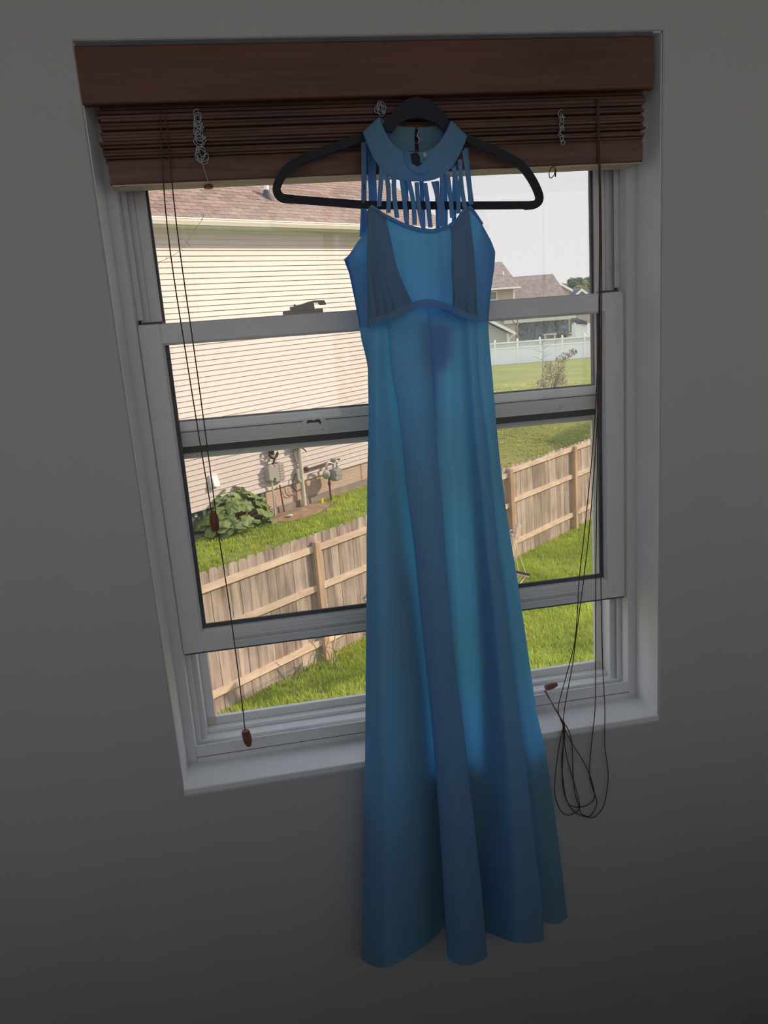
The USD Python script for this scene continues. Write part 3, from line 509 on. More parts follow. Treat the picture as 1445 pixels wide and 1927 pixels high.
for side, top_in, low_in in ((0, 0.17, 0.44), (1, 0.80, 0.775)):
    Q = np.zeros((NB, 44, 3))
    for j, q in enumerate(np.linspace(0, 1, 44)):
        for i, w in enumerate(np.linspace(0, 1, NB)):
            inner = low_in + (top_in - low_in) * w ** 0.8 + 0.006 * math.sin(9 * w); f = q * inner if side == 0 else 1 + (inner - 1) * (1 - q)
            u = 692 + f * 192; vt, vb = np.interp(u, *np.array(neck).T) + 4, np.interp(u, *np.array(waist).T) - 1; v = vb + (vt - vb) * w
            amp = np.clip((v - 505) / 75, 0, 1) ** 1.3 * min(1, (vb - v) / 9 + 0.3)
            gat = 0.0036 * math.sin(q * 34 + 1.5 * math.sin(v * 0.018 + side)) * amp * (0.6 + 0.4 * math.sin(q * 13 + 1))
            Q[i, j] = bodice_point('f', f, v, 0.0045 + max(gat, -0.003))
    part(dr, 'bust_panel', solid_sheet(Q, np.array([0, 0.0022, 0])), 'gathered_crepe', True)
ws = np.array(waist, float); us = np.linspace(693, 899, 50); Q = np.zeros((5, 50, 3))
for j, u in enumerate(us):
    vw = np.interp(u, ws[:, 0], ws[:, 1])
    for i, dv in enumerate((9, 4, 0, -3, -6)):
        Q[i, j] = bodice_point('f', (u - 692) / 207, vw - 4 + dv, 0.0062 + (0.0015 if 0 < i < 4 else 0))
part(dr, 'waistband', solid_sheet(Q, np.array([0, 0.003, 0])), 'crepe', True)
nk = np.array(neck, float); us = np.linspace(695, 882, 60); Q = np.zeros((4, 60, 3))
for j, u in enumerate(us):
    vw = np.interp(u, nk[:, 0], nk[:, 1]); f = (u - 692) / 192
    for i, dv in enumerate((7, 4, 1, -1)):
        Q[i, j] = bodice_point('f', f, vw + dv, 0.0075 if i in (1, 2) else 0.006)
part(dr, 'neckline_binding', solid_sheet(Q, np.array([0, 0.0035, 0])), 'crepe', True)
# armhole binding on the left
Q = [at(u, v, y) for u, v, y in ((692, 396, -0.022), (691, 425, -0.018), (688, 440, -0.012), (679, 452, -0.006), (668, 468, 0.0), (658, 482, 0.003), (648, 491, 0.005))]
part(dr, 'armhole_binding', tube(smooth_path(Q), 0.0024, 7), 'crepe', True)
Q = [at(u, v, y) for u, v, y in ((883, 388, -0.022), (893, 400, -0.013), (907, 421, 0.004))]
part(dr, 'armhole_binding', tube(smooth_path(Q), 0.0022, 7), 'crepe', True)
# bow of the back ties, hanging inside the skirt
tie = Polygon([(780, 612), (846, 616), (848, 668), (836, 692), (821, 698), (820, 790), (817, 822), (801, 822), (798, 760), (795, 698), (782, 688)])
tp = Polygon([xz(u, v, 0.008) for u, v in tie.exterior.coords[:-1]])
part(dr, 'ribbon_tie', extrude_xz(tp, 0.003, 0.010), 'crepe', label='dark knotted back ties showing through the skirt')
# collar
NC = 96
def collar_ring(kind):
    out = []
    for a in np.linspace(0, 2 * np.pi, NC, endpoint=False):
        sx, cy = math.sin(a), -math.cos(a)                 # a = 0 at the front
        fr = (1 - cy) / 2 if False else (1 + math.cos(a)) / 2   # 1 at the front, 0 at the back
        side = abs(sx)
        if kind == 'top':
            u = 781 + 69 * np.sign(sx) * side ** 0.9; u += 0
            lo = 286 if math.cos(a) > 0 else 240
            v = lo + (221 + (6 if sx > 0 else 0) - lo) * side ** 2.6; y = -(0.034 if math.cos(a) > 0 else 0.022) * math.cos(a)
        else:
            u = 781 + 98.5 * np.sign(sx) * side ** 0.92
            lo = 341 if math.cos(a) > 0 else 285
            v = lo + (248 + (8 if sx > 0 else 0) - lo) * side ** 3.0; y = -(0.044 if math.cos(a) > 0 else 0.024) * math.cos(a)
        out.append(at(u, v, y))
    return np.array(out)
ct, cb = collar_ring('top'), collar_ring('bottom'); rows = []
for w in np.linspace(0, 1, 12):
    p = cb + (ct - cb) * w; p[:, 1] -= 0.004 * math.sin(math.pi * w) * np.cos(np.linspace(0, 2 * np.pi, NC, endpoint=False)); rows.append(p)
cg = np.stack(rows); idx = np.r_[0:NC]
slit = NC // 2
seq = np.r_[slit:NC, 0:slit]                              # open at the back of the neck
cs = cg[:, seq]
cs2 = cs.copy(); ctr = np.array([at(781, 280, 0.0)[0], 0.0, 0.0]); rad = cs2 - ctr; rad[:, :, 2] = 0; rad /= np.linalg.norm(rad, axis=2, keepdims=True) + 1e-9
col = solid_sheet(cs, rad * -0.0022)
part(dr, 'collar', col, 'crepe', True)
key = [at(u, v, y) for u, v, y in ((764, 282, -0.0385), (763, 296, -0.0405), (768, 314, -0.0435), (781, 325, -0.0455), (797, 327, -0.0455), (808, 318, -0.0435))]
part(dr, 'collar_seam', tube(smooth_path(key), 0.0014, 6), 'crepe', True)
kh = [at(u, v, -0.0425) for u, v in ((774, 291), (783, 289), (793, 293), (793, 306), (786, 312), (777, 307))]
part(dr, 'keyhole_opening', extrude_xz(Polygon([(p[0], p[2]) for p in kh]).buffer(0.0012), -0.0452, -0.0428), 'velvet', label='dark keyhole opening in the collar')
p = at(797, 292, -0.046); part(dr, 'button', lathe([(0.0, -0.002), (0.004, -0.0015), (0.0045, 0.0), (0.0, 0.002)], 12, p, (0.2, 1, 0)), 'button', 40)
q = [at(u, v, -0.047) for u, v in ((786, 288), (796, 287), (808, 293), (798, 299), (795, 306), (790, 306), (790, 296))]
part(dr, 'care_label', extrude_xz(Polygon([(a[0], a[2]) for a in q]), -0.0478, -0.0470), 'crepe', label='small pale label and loop at the collar')
part(dr, 'button_loop', tube(smooth_path([at(788, 247, 0.019), at(785, 256, 0.018), at(790, 262, 0.018), at(786, 270, 0.018)]), 0.0009, 5), 'button', True)
# straps
def strap(a, b, ya, yb_, wd=0.0074, bow=0.0):
    n = 14; t = np.linspace(0, 1, n); A, Bp = at(*a, ya), at(*b, yb_)
    mid = A[None] + (Bp - A)[None] * t[:, None]; mid[:, 0] += bow * np.sin(np.pi * t); mid[:, 1] += -0.002 * np.sin(np.pi * t)
    ring_ = [(math.cos(q) * wd / 2, math.sin(q) * 0.0011) for q in np.linspace(0, 2 * np.pi, 10, endpoint=False)]
    P = np.array([[(m[0] + x, m[1] + y, m[2]) for x, y in ring_] for m in mid]); part(dr, 'strap', grid_mesh(P, closed=True), 'crepe', True)
S = lambda x, y: (640 + x * 0.2386, 200 + y * 0.2386)
fs_ = [((330, 440), (306, 790)), ((352, 470), (380, 840)), ((425, 530), (450, 880)), ((485, 570), (522, 905)), ((540, 590), (586, 935)), ((604, 600), (652, 950)), ((668, 605), (712, 955)), ((735, 595), (796, 948)), ((805, 560), (820, 935)), ((845, 530), (884, 880)), ((893, 480), (934, 845)), ((945, 420), (984, 800)), ((978, 350), (1032, 775))]
for i, (a, b) in enumerate(fs_):
    dd = abs(S(*a)[0] - 781) / 98.0
    strap(S(*a), S(*b), -0.044 * math.sqrt(max(0.05, 1 - dd * dd)) - 0.001, -0.028, bow=0.0028 * math.sin(i * 2.1))
bs_ = [((190, 260), (188, 1000)), ((226, 300), (240, 1240)), ((262, 340), (290, 1290)), ((520, 560), (548, 1380)), ((762, 590), (770, 1390)), ((828, 540), (815, 1380)), ((905, 460), (900, 1330)), ((992, 330), (1040, 780)), ((182, 250), (170, 1030)), ((640, 560), (662, 1395))]
for i, (a, b) in enumerate(bs_):
    strap(S(*a), S(*b), 0.021 if i not in (0, 8, 7) else 0.004, 0.020 if i not in (0, 8, 7) else 0.004, bow=0.002 * math.sin(i * 1.7))

# ---------------------------------------------------------------- outdoors: ground
P1 = np.array([0.272, 8.986, -2.795]); TF = math.radians(38.28)
DF = np.array([math.cos(TF), math.sin(TF), 0]); NF = np.array([-math.sin(TF), math.cos(TF), 0])     # along the fence, away from us
def ground_z(x, y):
    s = (x - P1[0]) * DF[0] + (y - P1[1]) * DF[1]; t = (x - P1[0]) * NF[0] + (y - P1[1]) * NF[1]
    g = np.interp(s, [-60, -8, 0, 8, 21, 45, 195, 400], [-0.8, -0.25, 0.0, 0.232, 0.97, 0.97, 4.0, 6.0])
    w = np.clip(t / 4.9, 0, 1); return -2.795 + g + 0.75 * w * w * (3 - 2 * w)
xs = np.r_[np.linspace(-60, -8, 10), np.linspace(-6, 16, 90), np.linspace(18, 40, 12), np.linspace(50, 320, 12)]
ys = np.r_[np.linspace(-40, -2, 8), np.linspace(0.19, 26, 105), np.linspace(28, 60, 14), np.linspace(75, 420, 14)]
GX, GY = np.meshgrid(xs, ys, indexing='ij')
GZ = ground_z(GX, GY) + 0.03 * (meshkit.fbm(np.stack([GX * 0.8, GY * 0.8, 0 * GX], -1), 3, 3) - 0.5) * np.clip((GY - 1) / 3, 0, 1)
def gz(x, y): return float(ground_z(np.float64(x), np.float64(y)))
lawn = grid_mesh(np.stack([GX, GY, GZ], -1)); lawn.faces = lawn.faces
solo('lawn', lawn, 'lawn_ground', 'green lawn sloping up from the wooden fence to the houses', kind='structure', smooth=True)
solo('driveway', box(-30, 30, -34, -3.4, -3.2, -2.70), 'added_slab_concrete', 'unseen grey concrete slab added behind the house to neutralise bounce light', kind='structure')  # added out of view so grass does not tint the room green
def tuft(seed, n, h, spread, wd):
    r = np.random.default_rng(seed); V, Fc = [], []
    for _ in range(n):
        a = r.uniform(0, 2 * np.pi); b = np.array([r.normal(0, spread), r.normal(0, spread), 0]); lean = r.uniform(0.1, 0.7) * h; hh = h * r.uniform(0.6, 1.2)
        d = np.array([math.cos(a), math.sin(a), 0]); w = np.array([-d[1], d[0], 0]) * wd; k = len(V)
        V += [b - w, b + w, b + d * lean * 0.35 + np.array([0, 0, hh * 0.6]) - w * 0.7, b + d * lean * 0.35 + np.array([0, 0, hh * 0.6]) + w * 0.7, b + d * lean + np.array([0, 0, hh])]
        Fc += [[k, k + 1, k + 3], [k, k + 3, k + 2], [k + 2, k + 3, k + 4]]
    return np.array(V), np.array(Fc)
def grass_field(name, pts, label, mat, h, wd, seed, scale=(0.7, 1.3)):
    r = np.random.default_rng(seed); path = '/World/' + number('/World', name)
    pi = UsdGeom.PointInstancer.Define(stage, path); tg = []
    for k in range(4):
        V, Fc = tuft(seed + k, 9, h, 0.035, wd); q = f'{path}/tuft_{k:03d}' if k else f'{path}/tuft'
        m = UsdGeom.Mesh.Define(stage, q); m.CreatePointsAttr(Vt.Vec3fArray.FromNumpy(V.astype(np.float32))); m.CreateFaceVertexCountsAttr(Vt.IntArray([3] * len(Fc)))
        m.CreateFaceVertexIndicesAttr(Vt.IntArray.FromNumpy(Fc.astype(np.int32).ravel())); m.CreateSubdivisionSchemeAttr('none'); UsdShade.MaterialBindingAPI.Apply(m.GetPrim()).Bind(MATS[mat]); tg.append(q)
    pi.CreatePrototypesRel().SetTargets([Sdf.Path(q) for q in tg])
    n = len(pts); pi.CreateProtoIndicesAttr(Vt.IntArray.FromNumpy(r.integers(0, 4, n).astype(np.int32))); pi.CreatePositionsAttr(Vt.Vec3fArray.FromNumpy(pts.astype(np.float32)))
    a = r.uniform(0, 2 * np.pi, n); pi.CreateOrientationsAttr(Vt.QuathArray([Gf.Quath(float(math.cos(q / 2)), 0, 0, float(math.sin(q / 2))) for q in a]))
    sc_ = r.uniform(*scale, n); pi.CreateScalesAttr(Vt.Vec3fArray.FromNumpy(np.stack([sc_ * 1.1, sc_ * 1.1, sc_], 1).astype(np.float32)))
    tag(pi, label, 'grass', kind='stuff'); return path
def field_points(s0, s1, t0, t1, dens, seed, keep=None):
    r = np.random.default_rng(seed); n = int((s1 - s0) * (t1 - t0) * dens); s, t = r.uniform(s0, s1, n), r.uniform(t0, t1, n)
    x, y = P1[0] + s * DF[0] + t * NF[0], P1[1] + s * DF[1] + t * NF[1]
    ok = (y > 0.6) & ~((s < 9.8) & (t > 4.88))
    # thinner where clumps leave gaps
    cl = meshkit.noise(np.stack([x * 1.7, y * 1.7, 0 * x], -1), 5); ok &= cl > r.uniform(0.0, 0.34, n)
    if keep is not None: ok &= keep(s, t)
    return np.stack([x, y, ground_z(x, y) - 0.01], 1)[ok]
grass_field('grass', field_points(-5.0, 9.5, -4.2, 0.25, 420, 11), 'bright long grass on our side of the wooden fence', 'grass_blade', 0.075, 0.0042, 21)
grass_field('grass', field_points(-2.6, 9.5, 0.3, 4.9, 210, 12, lambda s, t: ~((s > 2.95) & (s < 4.75) & (t > 4.25))), 'grass bank between the wooden fence and the neighbouring house', 'grass_blade', 0.07, 0.006, 31)
grass_field('grass', field_points(8.0, 26.0, 0.3, 14.0, 55, 13), 'dry patchy grass on the open lawn beyond the wooden fence', 'dry_grass_blade', 0.05, 0.012, 41)

# ---------------------------------------------------------------- wooden privacy fence
fence = thing('wooden_fence', 'weathered wooden picket privacy fence crossing the yard below', 'fence', loc=tuple(P1))
def FP(s, t, z): return P1 * np.array([1, 1, 0]) + s * DF + t * NF + np.array([0, 0, z])
def fbox(s0, s1, t0, t1, z0a, z1a, z0b=None, z1b=None):
    """A board along the fence from s0 to s1 whose two ends may stand at different heights."""
    z0b, z1b = (z0a if z0b is None else z0b), (z1a if z1b is None else z1b)
    v = np.array([FP(s, t, z) for s, zz in ((s0, (z0a, z1a)), (s1, (z0b, z1b))) for t in (t0, t1) for z in zz]); m = trimesh.Trimesh(v, BOXF, process=False); m.fix_normals(); return m
def fg(s): p = P1 + s * DF; return gz(p[0], p[1])
posts = [-4.8, -2.4, 0.0, 2.42, 4.84, 7.2, 9.6, 12.0]
def top_z(s): return -0.950 + 0.0206 * s
def rail_drop(s): return 0.155 if s < 2.4 else 0.10 if s < 4.8 else 0.04
for s in posts:
    z0 = fg(s) - 0.05; zt = top_z(s) - (0.095 if s < 2 else 0.03); h = 0.045
    v = []
    for t, z in ((-h * 2 - 0.035, z0), (-0.035, z0)):
        v += [FP(s - h, t, z0), FP(s + h, t, z0)]
    b = 0.008; base = [(-h, -h), (h, -h), (h, h), (-h, h)]; r = np.random.default_rng(int(s * 10) + 99); lean = r.normal(0, 0.006, 2)
    rows_ = [[FP(s + x + lean[0] * k, -0.035 - h + t + lean[1] * k, z) for x, t in [(q[0] * sc1, q[1] * sc1) for q in base]] for k, sc1, z in ((0, 1.0, z0), (1, 1.0, zt - b), (1, 1 - b / h, zt))]
    m = grid_mesh(np.array(rows_), closed=True); n = len(m.vertices); m = trimesh.Trimesh(np.vstack([m.vertices, [FP(s + lean[0], -0.035 - h + lean[1], zt)]]), np.vstack([m.faces, [[8 + i, 8 + (i + 1) % 4, 12] for i in range(4)]]), process=False); m.fix_normals()
    part(fence, 'post', m, 'post_wood')
for a, b in zip(posts[:-1], posts[1:]):
    for d, hh in ((rail_drop(a), 0.088), (rail_drop(a) + 0.56, 0.088), (rail_drop(a) + 1.36, 0.09)):
        za, zb = top_z(a) - d, top_z(b) - d
        part(fence, 'rail', fbox(a + 0.046, b - 0.046, -0.072, -0.035, za - hh, za, zb - hh, zb), 'rail_wood')
s = posts[0] + 0.02; rr = np.random.default_rng(4)
while s < posts[-1]:
    w = 0.139 + rr.normal(0, 0.0012); gap = max(0.001, rr.normal(0.006, 0.003)); zt = top_z(s + w / 2) + rr.normal(0, 0.006); z0 = fg(s) - 0.02; c = 0.030
    t0, t1 = -0.035 + abs(rr.normal(0, 0.002)), -0.018 + rr.normal(0, 0.001)
    prof = [(0, z0), (w, z0), (w, zt - 0.055), (w - 0.006, zt - 0.03), (w - c, zt), (c, zt), (0.006, zt - 0.03), (0, zt - 0.055)]; n = len(prof); lean = rr.normal(0, 0.002)
    v = [FP(s + x + lean * (z - z0), t0, z) for x, z in prof] + [FP(s + x + lean * (z - z0), t1, z) for x, z in prof]
    f = [[0, i, i + 1] for i in range(1, n - 1)] + [[n, n + i + 1, n + i] for i in range(1, n - 1)] + [[i, n + i, n + (i + 1) % n] for i in range(n)] + [[i, n + (i + 1) % n, (i + 1) % n] for i in range(n)]
    m = trimesh.Trimesh(np.array(v), f, process=False); m.fix_normals(); part(fence, 'picket', m, 'picket_wood'); s += w + gap

# ---------------------------------------------------------------- neighbouring house
TH = math.radians(39.26); DH = np.array([math.cos(TH), math.sin(TH), 0]); NH = np.array([DH[1], -DH[0], 0]); OH = np.array([CAM[0], 14.959, 0.0]); SL = math.tan(math.radians(1.7177))
def HP(s, a, h): return OH + s * DH + a * NH + np.array([0, 0, h + SL * s])     # along the wall, out from it towards us, up
def hmesh(m):
    v = m.vertices; q = m.copy(); q.vertices = OH + v[:, :1] * DH + v[:, 1:2] * NH + np.stack([0 * v[:, 0], 0 * v[:, 0], v[:, 2] + SL * v[:, 0]], 1); q.fix_normals(); return q
def hbox(s0, s1, a0, a1, h0, h1, b=0.0): return hmesh(bevel_box(s0, s1, a0, a1, h0, h1, b) if b else box(s0, s1, a0, a1, h0, h1))
def hat(u, v, a=0.0):
    X = at_plane(u, v, OH + a * NH, NH); d = X - OH; s = d @ DH; return s, X[2] - SL * s
house = thing('neighbour_house', 'cream vinyl sided neighbouring house with brown shingle roof', 'house', loc=tuple(HP(2.0, 0, -1.9)))
HS0, HS1, HB, EX = -7.0, 6.0, -1.36, 0.1016
part(house, 'wall', cat([hbox(HS0, HS1, -9.0, -0.012, HB, 3.9), hmesh(trimesh.Trimesh(np.array([(HS0 + 0.01, -0.03, 3.9), (HS0 + 0.01, -8.98, 3.9), (HS0 + 0.01, -4.5, 7.0), (HS1 - 0.01, -0.03, 3.9), (HS1 - 0.01, -8.98, 3.9), (HS1 - 0.01, -4.5, 7.0)]), [[0, 1, 2], [3, 5, 4], [0, 2, 5], [0, 5, 3], [1, 4, 5], [1, 5, 2]], process=False))]), 'siding_vinyl')
top0 = 3.3934; n_up = 5; k0 = int(round((top0 - HB) / EX))
for k in range(-n_up, k0 + 1):
    h1 = top0 - k * EX; h0 = max(h1 - EX, HB - 0.01)
    if h1 - h0 < 0.03: continue
    v = np.array([(HS0, -0.012, h0), (HS0, 0.026, h0), (HS0, 0.003, h1), (HS0, -0.012, h1), (HS1, -0.012, h0), (HS1, 0.026, h0), (HS1, 0.003, h1), (HS1, -0.012, h1)])
    part(house, 'siding_board', hmesh(trimesh.Trimesh(v, [[0, 1, 5], [0, 5, 4], [1, 2, 6], [1, 6, 5], [2, 3, 7], [2, 7, 6], [0, 3, 2], [0, 2, 1], [4, 5, 6], [4, 6, 7], [0, 4, 7], [0, 7, 3]], process=False)), 'siding_vinyl')
part(house, 'frieze_board', hbox(HS0, HS1, -0.012, 0.022, 3.80, 3.92, 0.003), 'soffit')
part(house, 'corner_board', hbox(HS1 - 0.01, HS1 + 0.03, -0.09, 0.03, HB, 3.9, 0.004), 'gutter_white')
AE = 0.50; EH = 4.005
part(house, 'soffit', hbox(HS0 - 0.35, HS1 + 0.4, 0.0, AE - 0.10, 3.862, 3.885), 'soffit')
for a in np.linspace(0.06, AE - 0.16, 4):
    part(house, 'soffit_groove', hbox(HS0 - 0.3, HS1 + 0.35, a, a + 0.012, 3.857, 3.863), 'soffit')
part(house, 'fascia', hbox(HS0 - 0.35, HS1 + 0.4, AE - 0.12, AE - 0.10, 3.858, 4.0, 0.003), 'gutter_white')
gp = [(AE - 0.10, 3.985), (AE - 0.10, 3.878), (AE - 0.045, 3.878), (AE - 0.028, 3.91), (AE - 0.012, 3.935), (AE - 0.006, 3.968), (AE + 0.003, 3.972), (AE + 0.003, 3.995), (AE - 0.006, 3.995), (AE - 0.012, 3.98), (AE - 0.03, 3.95), (AE - 0.05, 3.89), (AE - 0.09, 3.89), (AE - 0.09, 3.985)]
gm = trimesh.creation.extrude_polygon(Polygon(gp), HS1 + 0.4 - HS0 + 0.35, engine='earcut'); v = gm.vertices.copy(); gm.vertices = np.stack([HS0 - 0.35 + v[:, 2], v[:, 0], v[:, 1]], 1)
part(house, 'gutter', hmesh(gm), 'gutter_white')
PITCH = math.radians(36.0); RS0, RS1 = HS0 - 0.4, 6.42
def RP(s, w, lift=0.0):            # a place on the roof: w metres up the slope from its eave
    return (s, AE - 0.02 - w * math.cos(PITCH) + lift * math.sin(PITCH), EH + w * math.sin(PITCH) + lift * math.cos(PITCH))
RW = 6.1
deck = np.array([RP(RS0, 0, -0.02), RP(RS1, 0, -0.02), RP(RS1, RW, -0.02), RP(RS0, RW, -0.02), RP(RS0, 0, -0.05), RP(RS1, 0, -0.05), RP(RS1, RW, -0.05), RP(RS0, RW, -0.05)])
dk = hmesh(trimesh.Trimesh(deck, [[0, 1, 2], [0, 2, 3], [4, 6, 5], [4, 7, 6], [0, 5, 1], [0, 4, 5], [1, 6, 2], [1, 5, 6], [3, 2, 6], [3, 6, 7], [0, 3, 7], [0, 7, 4]], process=False))
roof = part(house, 'roof', dk, 'shingle_brown')
def shingle(s0, s1, w0, w1, th):
    v = np.array([RP(s0, w0, th), RP(s1, w0, th), RP(s1, w1, 0.0), RP(s0, w1, 0.0), RP(s0, w0, -0.012), RP(s1, w0, -0.012), RP(s1, w1, -0.015), RP(s0, w1, -0.015)])
    return trimesh.Trimesh(v, [[0, 1, 2], [0, 2, 3], [0, 4, 5], [0, 5, 1], [1, 5, 6], [1, 6, 2], [3, 7, 4], [3, 4, 0], [4, 7, 6], [4, 6, 5], [2, 6, 7], [2, 7, 3]], process=False)
EXS = 0.142; rest = []; rs = np.random.default_rng(15); cnt = 0
for row in range(int(RW / EXS)):
    s = RS0 - (row % 3) * 0.105
    while s < RS1 - 0.01:
        w = 0.305; a, b = max(s, RS0) + 0.005, min(s + w, RS1) - 0.005
        if b > a + 0.02:
            m = shingle(a, b, row * EXS - (0.012 if row == 0 else 0), row * EXS + EXS + 0.03, 0.006 + rs.uniform(0, 0.004))
            seen = row < 13 and (-2.35 + row * 0.11) < s < (3.75 + row * 0.05) + 0.35
            if seen and cnt < 295: part(roof, 'shingle', hmesh(m), 'shingle_brown'); cnt += 1
            else: rest.append(hmesh(m))
        s += w
part(roof, 'shingle_field', cat(rest), 'shingle_brown', kind='stuff')
bk_deck = np.array([RP(RS0, RW, -0.02), RP(RS1, RW, -0.02), (RS1, -9.4, 4.0), (RS0, -9.4, 4.0), RP(RS0, RW, -0.06), RP(RS1, RW, -0.06), (RS1, -9.4, 3.95), (RS0, -9.4, 3.95)])
part(house, 'roof_slope', hmesh(trimesh.Trimesh(bk_deck, [[0, 1, 2], [0, 2, 3], [4, 6, 5], [4, 7, 6], [1, 5, 6], [1, 6, 2], [0, 3, 7], [0, 7, 4], [2, 6, 7], [2, 7, 3]], process=False)), 'far_shingle')
part(house, 'rake_board', hmesh(trimesh.Trimesh(np.array([RP(RS1, 0, -0.03), RP(RS1, RW, -0.03), RP(RS1, RW, -0.2), RP(RS1, 0, -0.2), RP(RS1 - 0.02, 0, -0.03), RP(RS1 - 0.02, RW, -0.03), RP(RS1 - 0.02, RW, -0.2), RP(RS1 - 0.02, 0, -0.2)]), BOXF[:, [0, 1, 2]] * 0 + np.array([[0, 1, 2], [0, 2, 3], [4, 6, 5], [4, 7, 6], [0, 4, 5], [0, 5, 1], [1, 5, 6], [1, 6, 2], [2, 6, 7], [2, 7, 3], [3, 7, 4], [3, 4, 0]]), process=False)), 'gutter_white')
# plumbing vent
pv = None
nr = math.cos(PITCH) * np.array([0, 0, 1]) + math.sin(PITCH) * NH; p0 = HP(0, AE - 0.02, EH)
X = at_plane(503, 374, p0, nr); Xd = X - OH; vs, va = Xd @ DH, Xd @ NH
vc = HP(vs, va, 0); vc[2] = X[2]
vent = part(house, 'vent_pipe', lathe([(0.0, 0.30), (0.055, 0.30), (0.055, 0.0), (0.0, 0.0)], 14, vc, (0, 0, 1)), 'white_plastic', 40, label='white plumbing vent pipe on the roof')
part(vent, 'pipe_boot', lathe([(0.0, 0.17), (0.062, 0.17), (0.075, 0.12), (0.16, -0.06), (0.0, -0.08)], 14, vc, (0, 0, 1)), 'lead_boot', 40)
w_c = (AE - 0.02 - va) / math.cos(PITCH)
part(vent, 'flashing', hmesh(trimesh.Trimesh(np.array([RP(vs - 0.14, w_c - 0.2, 0.012), RP(vs + 0.14, w_c - 0.2, 0.012), RP(vs + 0.14, w_c + 0.2, 0.012), RP(vs - 0.14, w_c + 0.2, 0.012), RP(vs - 0.14, w_c - 0.2, 0.0), RP(vs + 0.14, w_c - 0.2, 0.0), RP(vs + 0.14, w_c + 0.2, 0.0), RP(vs - 0.14, w_c + 0.2, 0.0)]), [[0, 1, 2], [0, 2, 3], [0, 4, 5], [0, 5, 1], [1, 5, 6], [1, 6, 2], [2, 6, 7], [2, 7, 3], [3, 7, 4], [3, 4, 0]], process=False)), 'shingle_brown')
# foundation with window wells
def fbrick(s0, s1, h0, h1): return hmesh(box(s0, s1, -0.3, -0.03, h0, h1))
wins = [(-2.05, -1.05), (-0.86, -0.02)]
def brick_part(m, sref):
    """The brick runs along the wall: its own axes carry the courses."""
    path = f'{house}/{number(house, "foundation_wall")}'
    v = np.array(m.vertices); x = UsdGeom.Mesh.Define(stage, path); f = m.faces
    x.CreatePointsAttr(Vt.Vec3fArray.FromNumpy(v.astype(np.float32))); x.CreateFaceVertexCountsAttr(Vt.IntArray([3] * len(f))); x.CreateFaceVertexIndicesAttr(Vt.IntArray.FromNumpy(f.astype(np.int32).ravel())); x.CreateSubdivisionSchemeAttr('none')
    M = np.eye(4); M[0, :3] = DH + np.array([0, 0, SL]); M[1, :3] = -NH; M[2, :3] = (0, 0, 1); M[3, :3] = OH - LOCS[house]
    x.AddTransformOp().Set(Gf.Matrix4d(*M.ravel().tolist())); UsdShade.MaterialBindingAPI.Apply(x.GetPrim()).Bind(MATS['foundation_brick'])
segs = [(HS0, wins[0][0], -2.9, HB), (wins[0][1], wins[1][0], -2.9, HB), (wins[1][1], HS1, -2.9, HB), (wins[0][0], wins[0][1], -2.9, -1.98), (wins[1][0], wins[1][1], -2.9, -1.98)]
for a, b, c, d in segs:
    m = box(a, b, 0.03, 0.32, c, d); brick_part(m, a)
part(house, 'starter_strip', hbox(HS0, HS1, -0.03, 0.02, HB - 0.03, HB - 0.008), 'gutter_white')
part(house, 'concrete_footing', hbox(HS0, HS1, -0.3, -0.012, -2.9, -1.86), 'concrete')
part(house, 'concrete_footing', hbox(wins[1][1] + 0.05, HS1, -0.3, 0.0, -2.9, -1.80), 'concrete')
for a, b in wins:
    bw = part(house, 'basement_window', hbox(a, b, -0.20, -0.14, -1.98, HB), 'window_dark')
    for q in (a, (a + b) / 2 - 0.03, b - 0.06): part(bw, 'window_bar', hbox(q, q + 0.06, -0.17, -0.10, -1.98, HB, 0.004), 'white_plastic')
    part(bw, 'window_sill', hbox(a, b, -0.2, -0.01, -2.03, -1.97, 0.004), 'white_plastic')
    for q in (0.3, 0.75): part(bw, 'window_latch', lathe([(0, 0.02), (0.035, 0.012), (0.04, 0.0)], 12, HP(a + (b - a) * q, -0.135, -1.5), NH), 'white_plastic', 40)
# dryer vent and the small pipe
s, h = hat(404, 905, 0.08)
dv = part(house, 'wall_vent', hbox(s - 0.09, s + 0.10, 0.0, 0.06, h - 0.14, h + 0.13, 0.006), 'white_plastic')
part(dv, 'vent_hood', hmesh(trimesh.convex.convex_hull(np.array([(s - 0.06, 0.05, h + 0.10), (s + 0.07, 0.05, h + 0.10), (s - 0.06, 0.05, h - 0.10), (s + 0.07, 0.05, h - 0.10), (s - 0.06, 0.15, h - 0.10), (s + 0.07, 0.15, h - 0.10), (s - 0.06, 0.10, h + 0.05), (s + 0.07, 0.10, h + 0.05)]))), 'white_plastic')
s, h = hat(428, 935, 0.04); part(house, 'drain_pipe', tube([HP(s, 0.05, h + 0.05), HP(s, 0.06, h - 0.1), HP(s, 0.06, -2.1)], 0.022, 8), 'utility_grey', 40)
